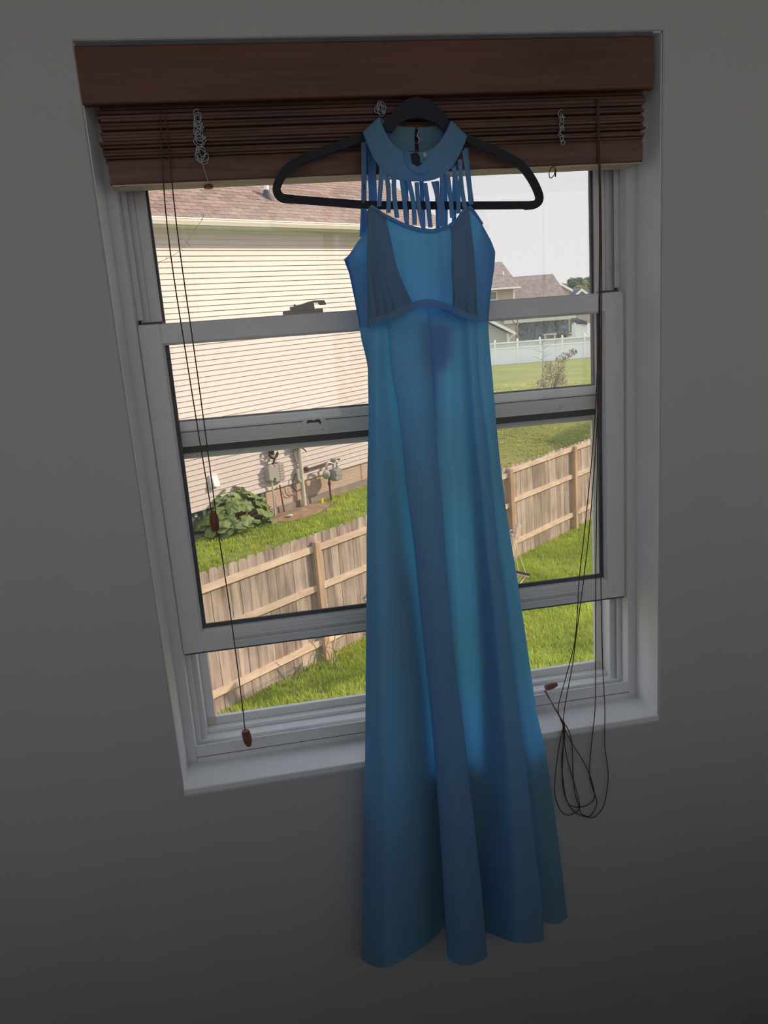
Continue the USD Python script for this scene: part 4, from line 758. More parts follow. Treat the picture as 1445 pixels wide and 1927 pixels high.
# hose reel, electric meter, splice box, conduits
s, h = hat(515, 851, 0.15)
hr = part(house, 'hose_coil', tube([HP(s + 0.115 * math.cos(a), 0.14, h + 0.125 * math.sin(a)) for a in np.linspace(0, 2 * np.pi, 20, endpoint=False)], 0.03, 8, closed=True), 'black_plastic', True, label='black coiled cable ring on the siding')
part(hr, 'coil_bracket', hbox(s - 0.022, s + 0.022, 0.0, 0.15, h - 0.06, h + 0.20, 0.004), 'black_plastic')
part(hr, 'coil_tail', tube(smooth_path([HP(s + 0.02, 0.14, h - 0.13), HP(s - 0.03, 0.14, h - 0.22), HP(s - 0.10, 0.12, h - 0.27), HP(s - 0.12, 0.1, h - 0.36)]), 0.022, 7), 'black_plastic', True)
part(hr, 'coil_clamp', hbox(s - 0.17, s - 0.06, 0.02, 0.13, h - 0.33, h - 0.24, 0.02), 'black_plastic')
s, h = hat(512, 890, 0.16)
em = part(house, 'meter_box', hmesh(trimesh.convex.convex_hull(np.array([(s + x, a, h + z) for a, q in ((0.0, 1.0), (0.15, 1.0), (0.17, 0.85)) for x, z in [(c * q, d * q) for c, d in ((-0.10, -0.14), (-0.04, -0.185), (0.10, -0.185), (0.11, 0.05), (0.055, 0.17), (-0.045, 0.18), (-0.10, 0.12))]]))), 'utility_grey', label='grey electric meter box on the siding')
part(em, 'meter_knob', lathe([(0, 0.02), (0.022, 0.018), (0.028, 0)], 12, HP(s + 0.05, 0.165, h - 0.14), NH), 'black_plastic', 40)
p = hat(512.5, 905, 0.12); q = hat(518, 973, 0.12)
part(em, 'conduit', tube([HP(p[0], 0.10, p[1]), HP(p[0], 0.10, -2.15)], 0.021, 8), 'cream_fascia', 40)
s, h = hat(530, 889, 0.16)
sb = part(house, 'splice_box', hbox(s - 0.16, s + 0.105, 0.0, 0.13, h - 0.19, h + 0.20, 0.015), 'utility_grey', label='grey ribbed junction box on the siding')
for z in np.linspace(-0.15, 0.14, 6): part(sb, 'cover_rib', hbox(s - 0.035, s + 0.10, 0.128, 0.142, h + z, h + z + 0.035, 0.006), 'utility_grey')
part(sb, 'cover_cap', hbox(s - 0.06, s + 0.03, 0.02, 0.13, h + 0.20, h + 0.225, 0.005), 'utility_grey')
p = hat(528, 913, 0.1); part(sb, 'ground_pipe', tube([HP(p[0], 0.07, p[1]), HP(p[0] + 0.02, 0.07, -1.6), HP(p[0] + 0.06, 0.07, -2.1)], 0.017, 7), 'rusty_pipe', 40)
# service riser beside the boxes
pt, pm, pb = hat(563, 850, 0.12), hat(567, 893, 0.12), hat(574.5, 949, 0.12)
rz = part(house, 'service_riser', tube([HP(pb[0], 0.09, 1.0 if False else pt[1] + 0.35), HP(pb[0], 0.09, -2.1)], 0.048, 10), 'cream_fascia', 40, label='cream painted service riser pipe running down the wall')
part(rz, 'riser_cap', hbox(pb[0] - 0.18, pb[0] + 0.04, 0.02, 0.2, pt[1] + 0.08, pt[1] + 0.28, 0.03), 'black_plastic')
part(rz, 'riser_arm', tube([HP(pb[0] - 0.02, 0.12, pt[1] + 0.15), HP(pb[0] + 0.14, 0.16, pt[1] - 0.02)], 0.014, 7), 'black_plastic', 40)
for i, dx in enumerate((-0.15, -0.12, -0.09)):
    part(rz, 'riser_cable', tube(smooth_path([HP(pb[0] + dx, 0.10, pt[1] + 0.12), HP(pb[0] + dx + 0.02, 0.08, pt[1] - 0.05), HP(pb[0] - 0.09 + 0.01 * i, 0.07, pt[1] - 0.22)]), 0.010, 6), 'utility_grey', True)
part(rz, 'network_box', hbox(pb[0] - 0.14, pb[0] - 0.05, 0.0, 0.11, pm[1] - 0.12, pm[1] + 0.14, 0.01), 'utility_grey')
lp = [HP(pb[0] - 0.12, 0.08, pm[1] + 0.05), HP(pb[0] - 0.24, 0.09, pm[1] - 0.05), HP(pb[0] - 0.28, 0.08, pm[1] - 0.22), HP(pb[0] - 0.18, 0.08, pm[1] - 0.34), HP(pb[0] - 0.04, 0.07, pm[1] - 0.33)]
part(rz, 'cable_loop', tube(smooth_path(lp), 0.011, 6), 'black_plastic', True)
lp = [HP(pb[0] - 0.40, 0.05, pm[1] - 0.24), HP(pb[0] - 0.36, 0.05, pm[1] - 0.36), HP(pb[0] - 0.24, 0.05, pm[1] - 0.39), HP(pb[0] - 0.12, 0.05, pm[1] - 0.35)]
part(rz, 'cable_loop', tube(smooth_path(lp), 0.008, 6), 'utility_grey', True)
part(rz, 'riser_elbow', lathe([(0, 0.04), (0.035, 0.03), (0.04, -0.03), (0, -0.04)], 10, HP(pb[0] - 0.06, 0.08, pm[1] - 0.13), (0, 0, 1)), 'cream_fascia', 40)
# gas meter
s, h = hat(631, 891, 0.3)
gmr = part(house, 'gas_meter', hmesh(trimesh.convex.convex_hull(np.array([(s + x * q, 0.22 + a, h + z * q) for a, q in ((-0.03, 0.85), (0.0, 1.0), (0.15, 1.0), (0.19, 0.85)) for x, z in ((-0.11, 0.10), (0.10, 0.11), (0.13, 0.05), (0.14, -0.10), (0.09, -0.155), (-0.08, -0.155), (-0.12, -0.11))]))), 'meter_grey', label='grey gas meter with regulator by the brick foundation')
part(gmr, 'meter_dial', hmesh(trimesh.convex.convex_hull(np.array([(s - 0.06 + x, 0.40 + a, h + 0.02 + z) for a in (0, 0.03) for x, z in ((-0.035, -0.04), (0.09, -0.04), (0.09, 0.06), (-0.035, 0.06))]))), 'meter_grey')
p = hat(614, 893, 0.3)
part(gmr, 'regulator', lathe([(0, -0.06), (0.05, -0.055), (0.10, -0.02), (0.105, 0.02), (0.06, 0.05), (0.035, 0.09), (0, 0.095)], 16, HP(p[0], 0.30, p[1]), NH), 'meter_grey', 40)
part(gmr, 'regulator_pipe', tube(smooth_path([HP(p[0] + 0.02, 0.30, p[1] + 0.05), HP(p[0] + 0.03, 0.30, p[1] + 0.20), HP(p[0] + 0.10, 0.30, p[1] + 0.25), HP(s - 0.05, 0.30, h + 0.22), HP(s - 0.05, 0.30, h + 0.10)]), 0.030, 8), 'steel', True)
part(gmr, 'outlet_pipe', tube(smooth_path([HP(s + 0.07, 0.30, h + 0.08), HP(s + 0.07, 0.30, h + 0.24), HP(s + 0.09, 0.25, h + 0.30), HP(s + 0.10, 0.1, h + 0.30)]), 0.028, 8), 'steel', True)
q0, q1 = hat(580, 883, 0.12), hat(637, 871, 0.14)
part(gmr, 'supply_pipe', tube([HP(q0[0], 0.0, q0[1]), HP(q0[0], 0.11, q0[1]), HP(q1[0], 0.11, q0[1] + 0.03), HP(q1[0] + 0.07, 0.11, q0[1] + 0.03)], 0.022, 8), 'rusty_pipe', 40)
part(gmr, 'pipe_flange', lathe([(0, -0.03), (0.055, -0.03), (0.055, 0.03), (0, 0.03)], 12, HP(q0[0], 0.06, q0[1]), DH), 'rusty_pipe', 40)
part(gmr, 'riser_pipe', tube([HP(p[0] + 0.07, 0.30, p[1] - 0.05), HP(p[0] + 0.07, 0.30, p[1] - 0.3), HP(p[0] + 0.07, 0.30, -2.2)], 0.021, 8), 'rusty_pipe', 40)
part(gmr, 'riser_union', lathe([(0, -0.04), (0.035, -0.035), (0.035, 0.035), (0, 0.04)], 10, HP(p[0] + 0.07, 0.30, p[1] - 0.22), (0, 0, 1)), 'rusty_pipe', 40)
part(gmr, 'marker_stake', tube([HP(p[0] + 0.11, 0.33, -2.2), HP(p[0] + 0.11, 0.33, -1.80)], 0.018, 6), 'yellow_plastic', 40)
part(gmr, 'marker_flag', hbox(p[0] - 0.24, p[0] - 0.17, 0.30, 0.32, -1.97, -1.83, 0.004), 'yellow_plastic')
s, h = hat(681, 885, 0.0); part(house, 'wall_crack', hbox(s - 0.008, s + 0.008, -0.035, -0.024, -1.8, -1.42), 'concrete')
# bare soil by the wall
bx, by = HP(0.55, 0.35, 0)[:2]; r_ = np.random.default_rng(3); pts = [(bx, by, gz(bx, by) + 0.055)]
for a in np.linspace(0, 2 * np.pi, 24, endpoint=False):
    q = HP(0.55, 0.35, 0) + DH * math.cos(a) * 0.95 * r_.uniform(0.8, 1.15) + NH * math.sin(a) * 0.42 * r_.uniform(0.75, 1.2); pts.append((q[0], q[1], gz(q[0], q[1]) + 0.005))
solo('bare_soil_patch', trimesh.Trimesh(np.array(pts), [[0, 1 + i, 1 + (i + 1) % 24] for i in range(24)], process=False), 'soil', 'bare brown soil patch at the foot of the riser pipe', 'soil', kind='stuff')
p = at_plane(546, 973, np.array([bx, by, gz(bx, by)]), np.array([0, 0, 1.0])); sp = trimesh.creation.icosphere(2, 0.045); sp.apply_scale([1.5, 0.9, 0.5]); sp.apply_translation([p[0], p[1], gz(p[0], p[1]) + 0.06])
solo('white_stone', sp, 'white_plastic', 'small white stone lying on the bare soil', 'stone', smooth=True)

# ---------------------------------------------------------------- rhubarb
rb = at_plane(447, 1012, np.array([-0.6, 13.3, -2.18]), np.array([0, 0, 1.0])); rbase = np.array([rb[0], rb[1], gz(rb[0], rb[1])])
rhu = thing('rhubarb_plant', 'large leafy rhubarb plant growing against the house wall', 'plant', loc=tuple(rbase)); rg = np.random.default_rng(23)
def rhubarb_leaf(center, normal, tip, size, seed):
    r = np.random.default_rng(seed); n = normal / np.linalg.norm(normal); t = tip - n * (tip @ n); t /= np.linalg.norm(t); b = np.cross(n, t); NA = 26; rows_ = []
    ph = r.uniform(0, 6.28)
    for rad in (0.0, 0.35, 0.7, 1.0):
        ring_ = []
        for a in np.linspace(0, 2 * np.pi, NA, endpoint=False):
            base_r = 0.62 + 0.38 * math.cos(a / 2) ** 2 if True else 1
            back_notch = 1 - 0.55 * math.exp(-((abs(a - math.pi)) / 0.35) ** 2)
            q = rad * size * base_r * back_notch * (1 + (0.10 * math.sin(5 * a + ph) + 0.07 * math.sin(12 * a)) * rad)
            z = size * (0.10 * rad ** 2 * math.sin(6 * a + ph) + 0.05 * rad ** 2 * math.sin(11 * a) - 0.22 * rad ** 2 + 0.06 * rad * abs(math.sin(2.5 * a)))
            ring_.append(center + t * (q * math.cos(a)) + b * (q * math.sin(a)) * 0.95 + n * z)
        rows_.append(ring_)
    return grid_mesh(np.array(rows_), closed=True)
for i in range(120):
    a = rg.uniform(0, 2 * np.pi); rad = math.sqrt(rg.uniform(0.02, 1)); out = DH * math.cos(a) * 0.86 * rad + NH * math.sin(a) * 0.62 * rad
    if out @ NH < -0.45: continue
    hgt = 0.78 * (1 - 0.80 * rad ** 2) + rg.uniform(-0.12, 0.10); c = rbase + out + np.array([0, 0, max(0.12, hgt)])
    o = out / (np.linalg.norm(out) + 1e-6); nrm = np.array([0, 0, 1.0]) * rg.uniform(0.55, 1.0) + o * rg.uniform(0.2, 0.9) + rg.normal(0, 0.18, 3)
    lf = part(rhu, 'leaf', rhubarb_leaf(c, nrm, o + np.array([0, 0, -0.4]) + rg.normal(0, 0.2, 3), rg.uniform(0.12, 0.22), i), 'rhubarb_leaf', True)
    part(lf, 'leaf_stalk', tube(smooth_path([rbase + out * 0.12, rbase + out * 0.55 + np.array([0, 0, max(0.1, hgt) * 0.7]), c - o * 0.03]), np.linspace(0.017, 0.009, 17), 5), 'stalk', True)

# ---------------------------------------------------------------- hammock on its wooden stand, mostly behind the dress
rt = at_plane(976, 986, P1 - 1.5 * NF, NF); lt = at_plane(688, 1122, P1 - 1.2 * NF, NF)
hs = thing('hammock_stand', 'curved wooden hammock stand on the lawn behind the dress', 'hammock stand', loc=((rt[0] + lt[0]) / 2, (rt[1] + lt[1]) / 2, gz((rt[0] + lt[0]) / 2, (rt[1] + lt[1]) / 2)))
mid = (rt + lt) / 2; mg = gz(mid[0], mid[1]); ax = rt - lt; ax[2] = 0; hl = np.linalg.norm(ax) / 2; ax /= 2 * hl; sd2 = np.array([-ax[1], ax[0], 0])
arc = []
for q in np.linspace(-1, 1, 41):
    zt_ = lt[2] if q < 0 else rt[2]; arc.append(mid * np.array([1, 1, 0]) + ax * hl * q + np.array([0, 0, mg + 0.09 + (zt_ - mg - 0.09) * (abs(q) ** 2.6)]))
arc = np.array(arc); tan = np.gradient(arc, axis=0); tan /= np.linalg.norm(tan, axis=1, keepdims=True); up = np.cross(sd2, tan); up *= np.sign(up[:, 2:3]) * -1 if False else 1
rowsA = np.stack([arc + sd2 * x + up * z for x, z in ((-0.03, -0.045), (0.03, -0.045), (0.03, 0.045), (-0.03, 0.045))], 1)
am = grid_mesh(rowsA, closed=True); am.fix_normals(); part(hs, 'arc_beam', am, 'rail_wood')
for q in (-0.55, 0.55):
    c = mid * np.array([1, 1, 0]) + ax * hl * q; part(hs, 'cross_foot', trimesh.Trimesh(np.array([c + ax * a + sd2 * b + np.array([0, 0, mg + z]) for a in (-0.04, 0.04) for b in (-0.6, 0.6) for z in (0.0, 0.08)]), BOXF, process=False), 'post_wood')
for p_ in (rt, lt):
    d = ax if p_ is lt else -ax; hk0 = p_ + d * 0.03 + np.array([0, 0, -0.12])
    part(hs, 'hook', tube(smooth_path([p_ + d * 0.0, p_ + d * 0.06 + np.array([0, 0, -0.05]), p_ + d * 0.10 + np.array([0, 0, -0.12]), p_ + d * 0.05 + np.array([0, 0, -0.16]), p_ + d * 0.03 + np.array([0, 0, -0.12])]), 0.012, 7), 'steel', True)
rgp, sp0 = at_plane(962, 1003, P1 - 1.5 * NF, NF), at_plane(991, 1084, P1 - 1.75 * NF, NF)
hm = thing('hammock', 'rope hammock with wooden spreader bars hung on the stand', 'hammock', loc=(mid[0], mid[1], sp0[2]))
def bar_at(c, half): return [c - sd2 * half, c + sd2 * half]
sr_c = sp0 - ax * 0.0 + sd2 * 0.42; sl_c = sr_c - ax * (2 * hl - 2 * np.dot(rt - sr_c, ax)) if False else lt + ax * 0.75 + np.array([0, 0, sp0[2] - lt[2] + 0.02])
sr_c = np.array([sr_c[0], sr_c[1], sp0[2]])
for c, ringp in ((sr_c, rgp), (sl_c, lt + ax * 0.1 + np.array([0, 0, -0.17]))):
    e0, e1 = bar_at(c, 0.45); part(hm, 'spreader_bar', tube([e0, e1], 0.022, 10), 'rail_wood', 40)
    part(hm, 'hanging_ring', tube([ringp + ax * 0.045 * math.cos(a) + np.array([0, 0, 0.045 * math.sin(a)]) for a in np.linspace(0, 2 * np.pi, 14, endpoint=False)], 0.008, 6, closed=True), 'steel', True)
    for t in np.linspace(0.03, 0.97, 7): part(hm, 'fan_rope', tube([ringp, e0 + (e1 - e0) * t], 0.006, 5), 'rope', True)
BEDN = 15
for t in np.linspace(0.04, 0.96, BEDN):
    a_, b_ = bar_at(sr_c, 0.45)[0] * (1 - t) + bar_at(sr_c, 0.45)[1] * t, bar_at(sl_c, 0.45)[0] * (1 - t) + bar_at(sl_c, 0.45)[1] * t
    part(hm, 'bed_rope', tube([a_ + (b_ - a_) * q + np.array([0, 0, -0.28 * math.sin(math.pi * q)]) for q in np.linspace(0, 1, 12)], 0.009, 5), 'rope', True)
e0, e1 = bar_at(sr_c, 0.47); part(hm, 'edge_cord', tube([e0 + np.array([0, 0, 0.03]), e1 + np.array([0, 0, 0.03])], 0.02, 6), 'black_plastic', True)

# ---------------------------------------------------------------- far gardens and houses (frame: e across the view, z up, at distance F)
FW = np.array([0.1503, 0.9887, 0]); EW = np.array([0.9887, -0.1503, 0])
def FR(e, F, z): return np.array([CAM[0], CAM[1], 0]) + e * EW + F * FW + np.array([0, 0, z])
def frbox(e0, e1, F0, F1, z0, z1): return _fr(box(e0, e1, F0, F1, z0, z1))
def _fr(m):
    v = m.vertices; q = m.copy(); q.vertices = np.array([CAM[0], CAM[1], 0]) + v[:, :1] * EW + v[:, 1:2] * FW + np.stack([0 * v[:, 0], 0 * v[:, 0], v[:, 2]], 1); q.fix_normals(); return q
def frhull(p): return _fr(trimesh.convex.convex_hull(np.array(p, float)))
wf = thing('vinyl_fence', 'white vinyl privacy fence across the far end of the lawn', 'fence', loc=tuple(FR(12.6, 59, -1.05)))
pe = [9.275 - 1.692 * k for k in range(8, 0, -1)] + [9.275 + 1.692 * k for k in range(0, 12)]
for e in pe:
    gzb = gz(*FR(e, 59, 0)[:2]); zt = 0.60
    po = part(wf, 'post', frbox(e - 0.065, e + 0.065, 58.935, 59.065, min(gzb, -1.1), zt), 'vinyl_post')
    part(po, 'finial', lathe([(0.0, -0.01), (0.10, -0.01), (0.10, 0.02), (0.05, 0.04), (0.045, 0.06), (0.075, 0.10), (0.05, 0.15), (0.0, 0.20)], 10, FR(e, 59, zt), (0, 0, 1)), 'vinyl_post', 40)
for a, b in zip(pe[:-1], pe[1:]):
    part(wf, 'panel', frbox(a + 0.06, b - 0.06, 58.98, 59.02, -1.12, 0.10), 'vinyl_fence')
    part(wf, 'lattice_panel', frbox(a + 0.06, b - 0.06, 58.99, 59.01, 0.10, 0.47), 'lattice_vinyl')
    for z in (0.07, 0.47): part(wf, 'rail', frbox(a + 0.06, b - 0.06, 58.95, 59.05, z, z + 0.10), 'vinyl_post')
wf2 = thing('vinyl_fence', 'second white vinyl fence seen beyond the porch on the right', 'fence', loc=tuple(FR(20.2, 72, 0)))
for e in (18.55, 20.6, 22.7, 24.8):
    part(wf2, 'post', frbox(e - 0.07, e + 0.07, 71.93, 72.07, -0.8, 1.60), 'vinyl_post')
for a, b in ((18.55, 20.6), (20.6, 22.7), (22.7, 24.8)):
    part(wf2, 'panel', frbox(a + 0.07, b - 0.07, 71.98, 72.02, -0.8, 1.35), 'vinyl_fence'); part(wf2, 'rail', frbox(a + 0.07, b - 0.07, 71.95, 72.05, 1.35, 1.47), 'vinyl_post')
# grey gabled outbuilding behind the fence
ga = thing('grey_garage', 'grey sided garage with white sloping eave behind the white fence', 'garage', loc=tuple(FR(9.5, 68, -1)))
part(ga, 'wall', frhull([(e, F, z) for F in (66.1, 71) for e, z in ((3.0, -1.3), (11.5, -1.3), (11.5, 1.15), (7.25, 3.55), (3.0, 1.15))]), 'grey_siding')
for s0, s1 in (((7.25, 3.78), (12.02, 1.10)), ((7.25, 3.78), (2.5, 1.10))):
    part(ga, 'roof', frhull([(s0[0], F, s0[1] + d) for F in (65.6, 71.5) for d in (0, 0.14)] + [(s1[0], F, s1[1] + d) for F in (65.6, 71.5) for d in (0, 0.14)]), 'far_shingle')
    part(ga, 'rake_trim', frhull([(s0[0], F, s0[1] + d) for F in (65.52, 65.6) for d in (-0.1, 0.16)] + [(s1[0], F, s1[1] + d) for F in (65.52, 65.6) for d in (-0.1, 0.16)]), 'white_plastic')
part(ga, 'gutter', frbox(11.95, 12.12, 65.5, 71.4, 1.02, 1.18), 'white_plastic')
part(ga, 'downspout', _fr(tube([(12.03, 65.6, 1.05), (11.62, 65.9, 0.75), (11.55, 66.0, 0.6), (11.55, 66.0, -1.3)], 0.05, 6)), 'white_plastic', 40)
part(ga, 'corner_trim', frbox(11.4, 11.56, 66.0, 66.12, -1.3, 1.15), 'white_plastic')
# big brown roofed house
bh = thing('brown_roof_house', 'taupe house with large brown shingle roofs and shaded porch wall', 'house', loc=tuple(FR(15, 84, -0.8)))
part(bh, 'wall', frbox(3.0, 14.75, 80.2, 94, -1.2, 5.5), 'taupe_siding')
part(bh, 'corner_trim', frbox(14.62, 14.82, 80.1, 80.3, 2.2, 5.4), 'white_plastic')
part(bh, 'roof', frhull([(2.5, 79.5, 5.5), (15.3, 79.5, 5.48), (15.3, 94.5, 5.5), (2.5, 94.5, 5.5), (4.5, 86.0, 8.6), (14.6, 86.0, 8.55), (4.5, 88.0, 8.6), (14.6, 88.0, 8.55)]), 'far_shingle')
part(bh, 'gutter', frbox(2.4, 15.32, 79.35, 79.52, 5.38, 5.54), 'white_plastic')
part(bh, 'roof', frhull([(13.2, 80.0, 2.32), (21.3, 80.0, 2.32), (21.3, 94.0, 2.32), (13.2, 94.0, 2.32), (13.4, 87.0, 6.95), (20.3, 87.0, 6.96)]), 'far_shingle')
part(bh, 'porch_fascia', frbox(13.6, 20.95, 79.95, 80.9, 2.0, 2.33), 'cream_fascia')
part(bh, 'porch_screen', frbox(12.2, 20.6, 81.8, 82.0, -1.2, 2.1), 'porch_screen')
part(bh, 'porch_screen', frbox(20.5, 20.6, 82.0, 90.0, -1.2, 2.1), 'porch_screen')
for e in (15.8, 18.3, 20.85): part(bh, 'porch_post', frbox(e - 0.1, e + 0.1, 80.2, 80.4, -1.2, 2.05 if e > 20 else 0.2), 'white_plastic')
part(bh, 'porch_floor', frbox(12.2, 21.0, 80.0, 90, -1.3, -0.95), 'concrete')
wd = part(bh, 'window', frbox(12.3, 12.95, 80.1, 80.25, 4.5, 5.2), 'window_dark'); part(wd, 'window_trim', frbox(12.2, 13.05, 80.14, 80.3, 4.4, 5.3), 'white_plastic')
part(bh, 'roof_vent', _fr(lathe([(0, 0.0), (0.16, 0.0), (0.16, 0.1), (0.07, 0.12), (0.07, 0.55), (0.0, 0.58)], 10, (14.15, 82.6, 6.75), (0, 0, 1))), 'white_plastic', 40)
# porch furniture and tree
tb = thing('timber_bench', 'pale timber bench frame in the shade of the far porch', 'bench', loc=tuple(FR(16, 70, -0.7)))
for e in (15.5, 16.35): part(tb, 'leg', frbox(e - 0.06, e + 0.06, 69.9, 70.0, -1.0, 0.82), 'rail_wood')
part(tb, 'top_rail', frbox(15.35, 16.55, 69.88, 70.02, 0.72, 0.84), 'rail_wood')
part(tb, 'slat', frbox(15.5, 16.35, 69.92, 69.98, 0.1, 0.18), 'rail_wood')
gr = thing('barbecue_grill', 'dark covered barbecue standing beside the timber bench', 'grill', loc=tuple(FR(17, 70, -0.9)))
g_ = trimesh.creation.icosphere(2, 0.4); g_.apply_scale([1.0, 0.7, 0.75]); g_.apply_translation([17.03, 70, 0.55]); part(gr, 'hood', _fr(g_), 'black_plastic', True)
part(gr, 'cart', frbox(16.7, 17.36, 69.8, 70.2, -0.95, 0.5), 'black_plastic')
sd_ = thing('garden_shed', 'small shed with slate dark roof at the edge of the porch', 'shed', loc=tuple(FR(18.5, 74, -0.9)))
part(sd_, 'wall', frbox(18.3, 19.4, 70.3, 71.6, -1.0, 1.45), 'vinyl_fence')
part(sd_, 'roof', frhull([(18.2, 70.0, 1.82), (19.28, 70.0, 1.35), (18.2, 71.8, 1.82), (19.28, 71.8, 1.35), (18.31, 70.0, 2.02), (19.3, 70.0, 1.60), (18.31, 71.8, 2.02), (19.3, 71.8, 1.60)]), 'dark_shingle')
bt = thing('bare_tree', 'slim forked bare tree trunk in front of the far porch', 'tree', loc=tuple(FR(13.05, 70, -0.9)))
part(bt, 'trunk', _fr(tube([(13.06, 70, -1.1), (13.05, 70, 0.6), (13.0, 70, 1.55)], np.array([0.12, 0.10, 0.09]), 8)), 'bark', True)
part(bt, 'limb', _fr(tube(smooth_path([(13.0, 70, 1.5), (12.9, 70, 1.8), (12.72, 70, 2.1), (12.5, 70.1, 2.6), (12.4, 70.2, 3.4)]), np.linspace(0.08, 0.03, 33), 7)), 'bark', True)
part(bt, 'limb', _fr(tube(smooth_path([(13.0, 70, 1.5), (13.12, 70, 1.9), (13.1, 70, 2.4), (13.2, 70.1, 3.0), (13.15, 70.1, 3.8)]), np.linspace(0.08, 0.03, 33), 7)), 'bark', True)
# small distant houses
def small_house(name, label, e0, e1, F, zb, ze, zp, depth, roofmat, wallmat, gable=True):
    t = thing(name, label, 'house', loc=tuple(FR((e0 + e1) / 2, F, zb))); c = (e0 + e1) / 2
    part(t, 'wall', frhull([(e, f, z) for f in (F, F + depth) for e, z in ((e0, zb), (e1, zb), (e1, ze), (c, zp - 0.1), (e0, ze))]), wallmat)
    for s0 in (e0 - 0.35, e1 + 0.35):
        part(t, 'roof', frhull([(s0, f, ze - 0.15 + d) for f in (F - 0.4, F + depth + 0.4) for d in (0, 0.2)] + [(c, f, zp + d) for f in (F - 0.4, F + depth + 0.4) for d in (0, 0.2)]), roofmat)
        part(t, 'rake_trim', frhull([(s0, f, ze - 0.3 + d) for f in (F - 0.5, F - 0.4) for d in (0, 0.36)] + [(c, f, zp - 0.15 + d) for f in (F - 0.5, F - 0.4) for d in (0, 0.36)]), 'white_plastic')
    return t
small_house('distant_house', 'distant beige house with white gable rake beside the brown roof', 23.6, 27.9, 110, 0.5, 6.05, 7.4, 12, 'far_shingle', 'taupe_siding')
dh2 = thing('distant_house', 'distant low house with slate blue roof below the trees', 'house', loc=tuple(FR(28.5, 122, 0.5)))
part(dh2, 'wall', frbox(27.4, 36.5, 126, 137, 0.3, 5.9), 'taupe_siding'); part(dh2, 'roof', frhull([(27.0, 125.5, 5.8), (37, 125.5, 5.8), (37, 137, 5.8), (27.0, 137, 5.8), (30.6, 131, 7.1), (35.0, 131, 7.1)]), 'dark_shingle')
small_house('distant_house', 'tiny distant house with a small white gable at the window edge', 29.5, 30.6, 112, 0.5, 5.45, 6.0, 6, 'dark_shingle', 'grey_siding')

# ---------------------------------------------------------------- trees and shrubs
def leaf_cloud(r, centre, radii, n, size):
    d = r.normal(size=(n, 3)); d /= np.linalg.norm(d, axis=1, keepdims=True); p = centre + d * radii * r.uniform(0.55, 1.0, (n, 1)) ** 0.5
    a = r.normal(size=(n, 3)); a /= np.linalg.norm(a, axis=1, keepdims=True); b = np.cross(a, r.normal(size=(n, 3))); b /= np.linalg.norm(b, axis=1, keepdims=True); s = size * r.uniform(0.6, 1.3, (n, 1))
    v = np.stack([p - a * s, p + b * s * 0.5, p + a * s, p - b * s * 0.5], 1).reshape(-1, 3); k = np.arange(n) * 4
    return v, np.vstack([np.stack([k, k + 1, k + 2], 1), np.stack([k, k + 2, k + 3], 1)])
def tree(label, e, F, ztop, width, mat, seed, group=None):
    r = np.random.default_rng(seed); zb = gz(*FR(e, F, 0)[:2]); H = ztop - zb; t = thing('tree', label, 'tree', loc=tuple(FR(e, F, zb)), group=group)
    part(t, 'trunk', tube([FR(e, F, zb - 0.3), FR(e + 0.2, F, zb + H * 0.35), FR(e, F, zb + H * 0.7)], np.array([0.35, 0.25, 0.1]), 7), 'bark', True)
    V, Fc, k = [], [], 0
    for _ in range(13):
        q = r.uniform(0.28, 0.88); c = FR(e + r.normal(0, width * 0.24) * (1.1 - q * 0.5), F + r.normal(0, width * 0.22), zb + H * q); rad = width * 0.30 * r.uniform(0.7, 1.2) * (1.25 - 0.6 * q)
        c[2] = min(c[2], ztop - rad * 0.8); v, f = leaf_cloud(r, c, np.array([rad, rad, rad * 0.85]), 420, 0.42); V.append(v); Fc.append(f + k); k += len(v)
    part(t, 'crown', trimesh.Trimesh(np.vstack(V), np.vstack(Fc), process=False), mat)
for i, (lab, e, F, zt, w, m) in enumerate((
        ('dark rounded tree just right of the big brown roof', 52.6, 222, 13.0, 6, 'tree_leaf_dark'), ('mid green tree second from the brown roof', 55.6, 232, 13.9, 6, 'tree_leaf_mid'),
        ('light yellow green tree lower in the distant treeline', 53.0, 200, 11.3, 4.5, 'tree_leaf_light'), ('tall pale tree in the middle of the distant treeline', 58.6, 226, 13.4, 6, 'tree_leaf_mid'),
        ('hazy dark tree rising behind the pale ones near the window edge', 63.5, 240, 15.6, 7, 'tree_leaf_dark'), ('small mid green tree at the foot of the treeline near the window edge', 55.8, 192, 9.4, 4.5, 'tree_leaf_mid'),
        ('broad distant tree partly hidden by the window jamb', 70.0, 250, 16.0, 8, 'tree_leaf_mid'), ('distant tree rising behind the brown roof', 45.5, 230, 12.0, 7, 'tree_leaf_mid'))):
    tree(lab, e, F, zt, w, m, 60 + i)
hill = []
# reddish shrub and sapling on the lawn
bc = at_plane(1042, 735, np.array([0, 0, -1.06]), np.array([0, 0, 1.0])); bc[2] = gz(bc[0], bc[1])
sb_ = thing('reddish_shrub', 'reddish brown leafy shrub on the open lawn', 'shrub', loc=tuple(bc)); r = np.random.default_rng(77); V, Fc, k = [], [], 0
DB = np.linalg.norm(bc - CAM); PXM = DB / F_PX
def bp(du, dv, dz=0.0): return bc + EW * du * PXM + np.array([0, 0, dv * PXM]) + FW * dz
blobs = [((-8, 40), 9), ((-14, 30), 9), ((-4, 28), 11), ((8, 30), 10), ((16, 44), 9), ((14, 56), 7), ((24, 62), 6), ((34, 66), 6), ((42, 68), 5), ((2, 18), 10), ((12, 20), 9), ((-16, 16), 8), ((-24, 12), 8), ((4, 8), 8), ((-10, 48), 6), ((18, 30), 8), ((20, 14), 6)]
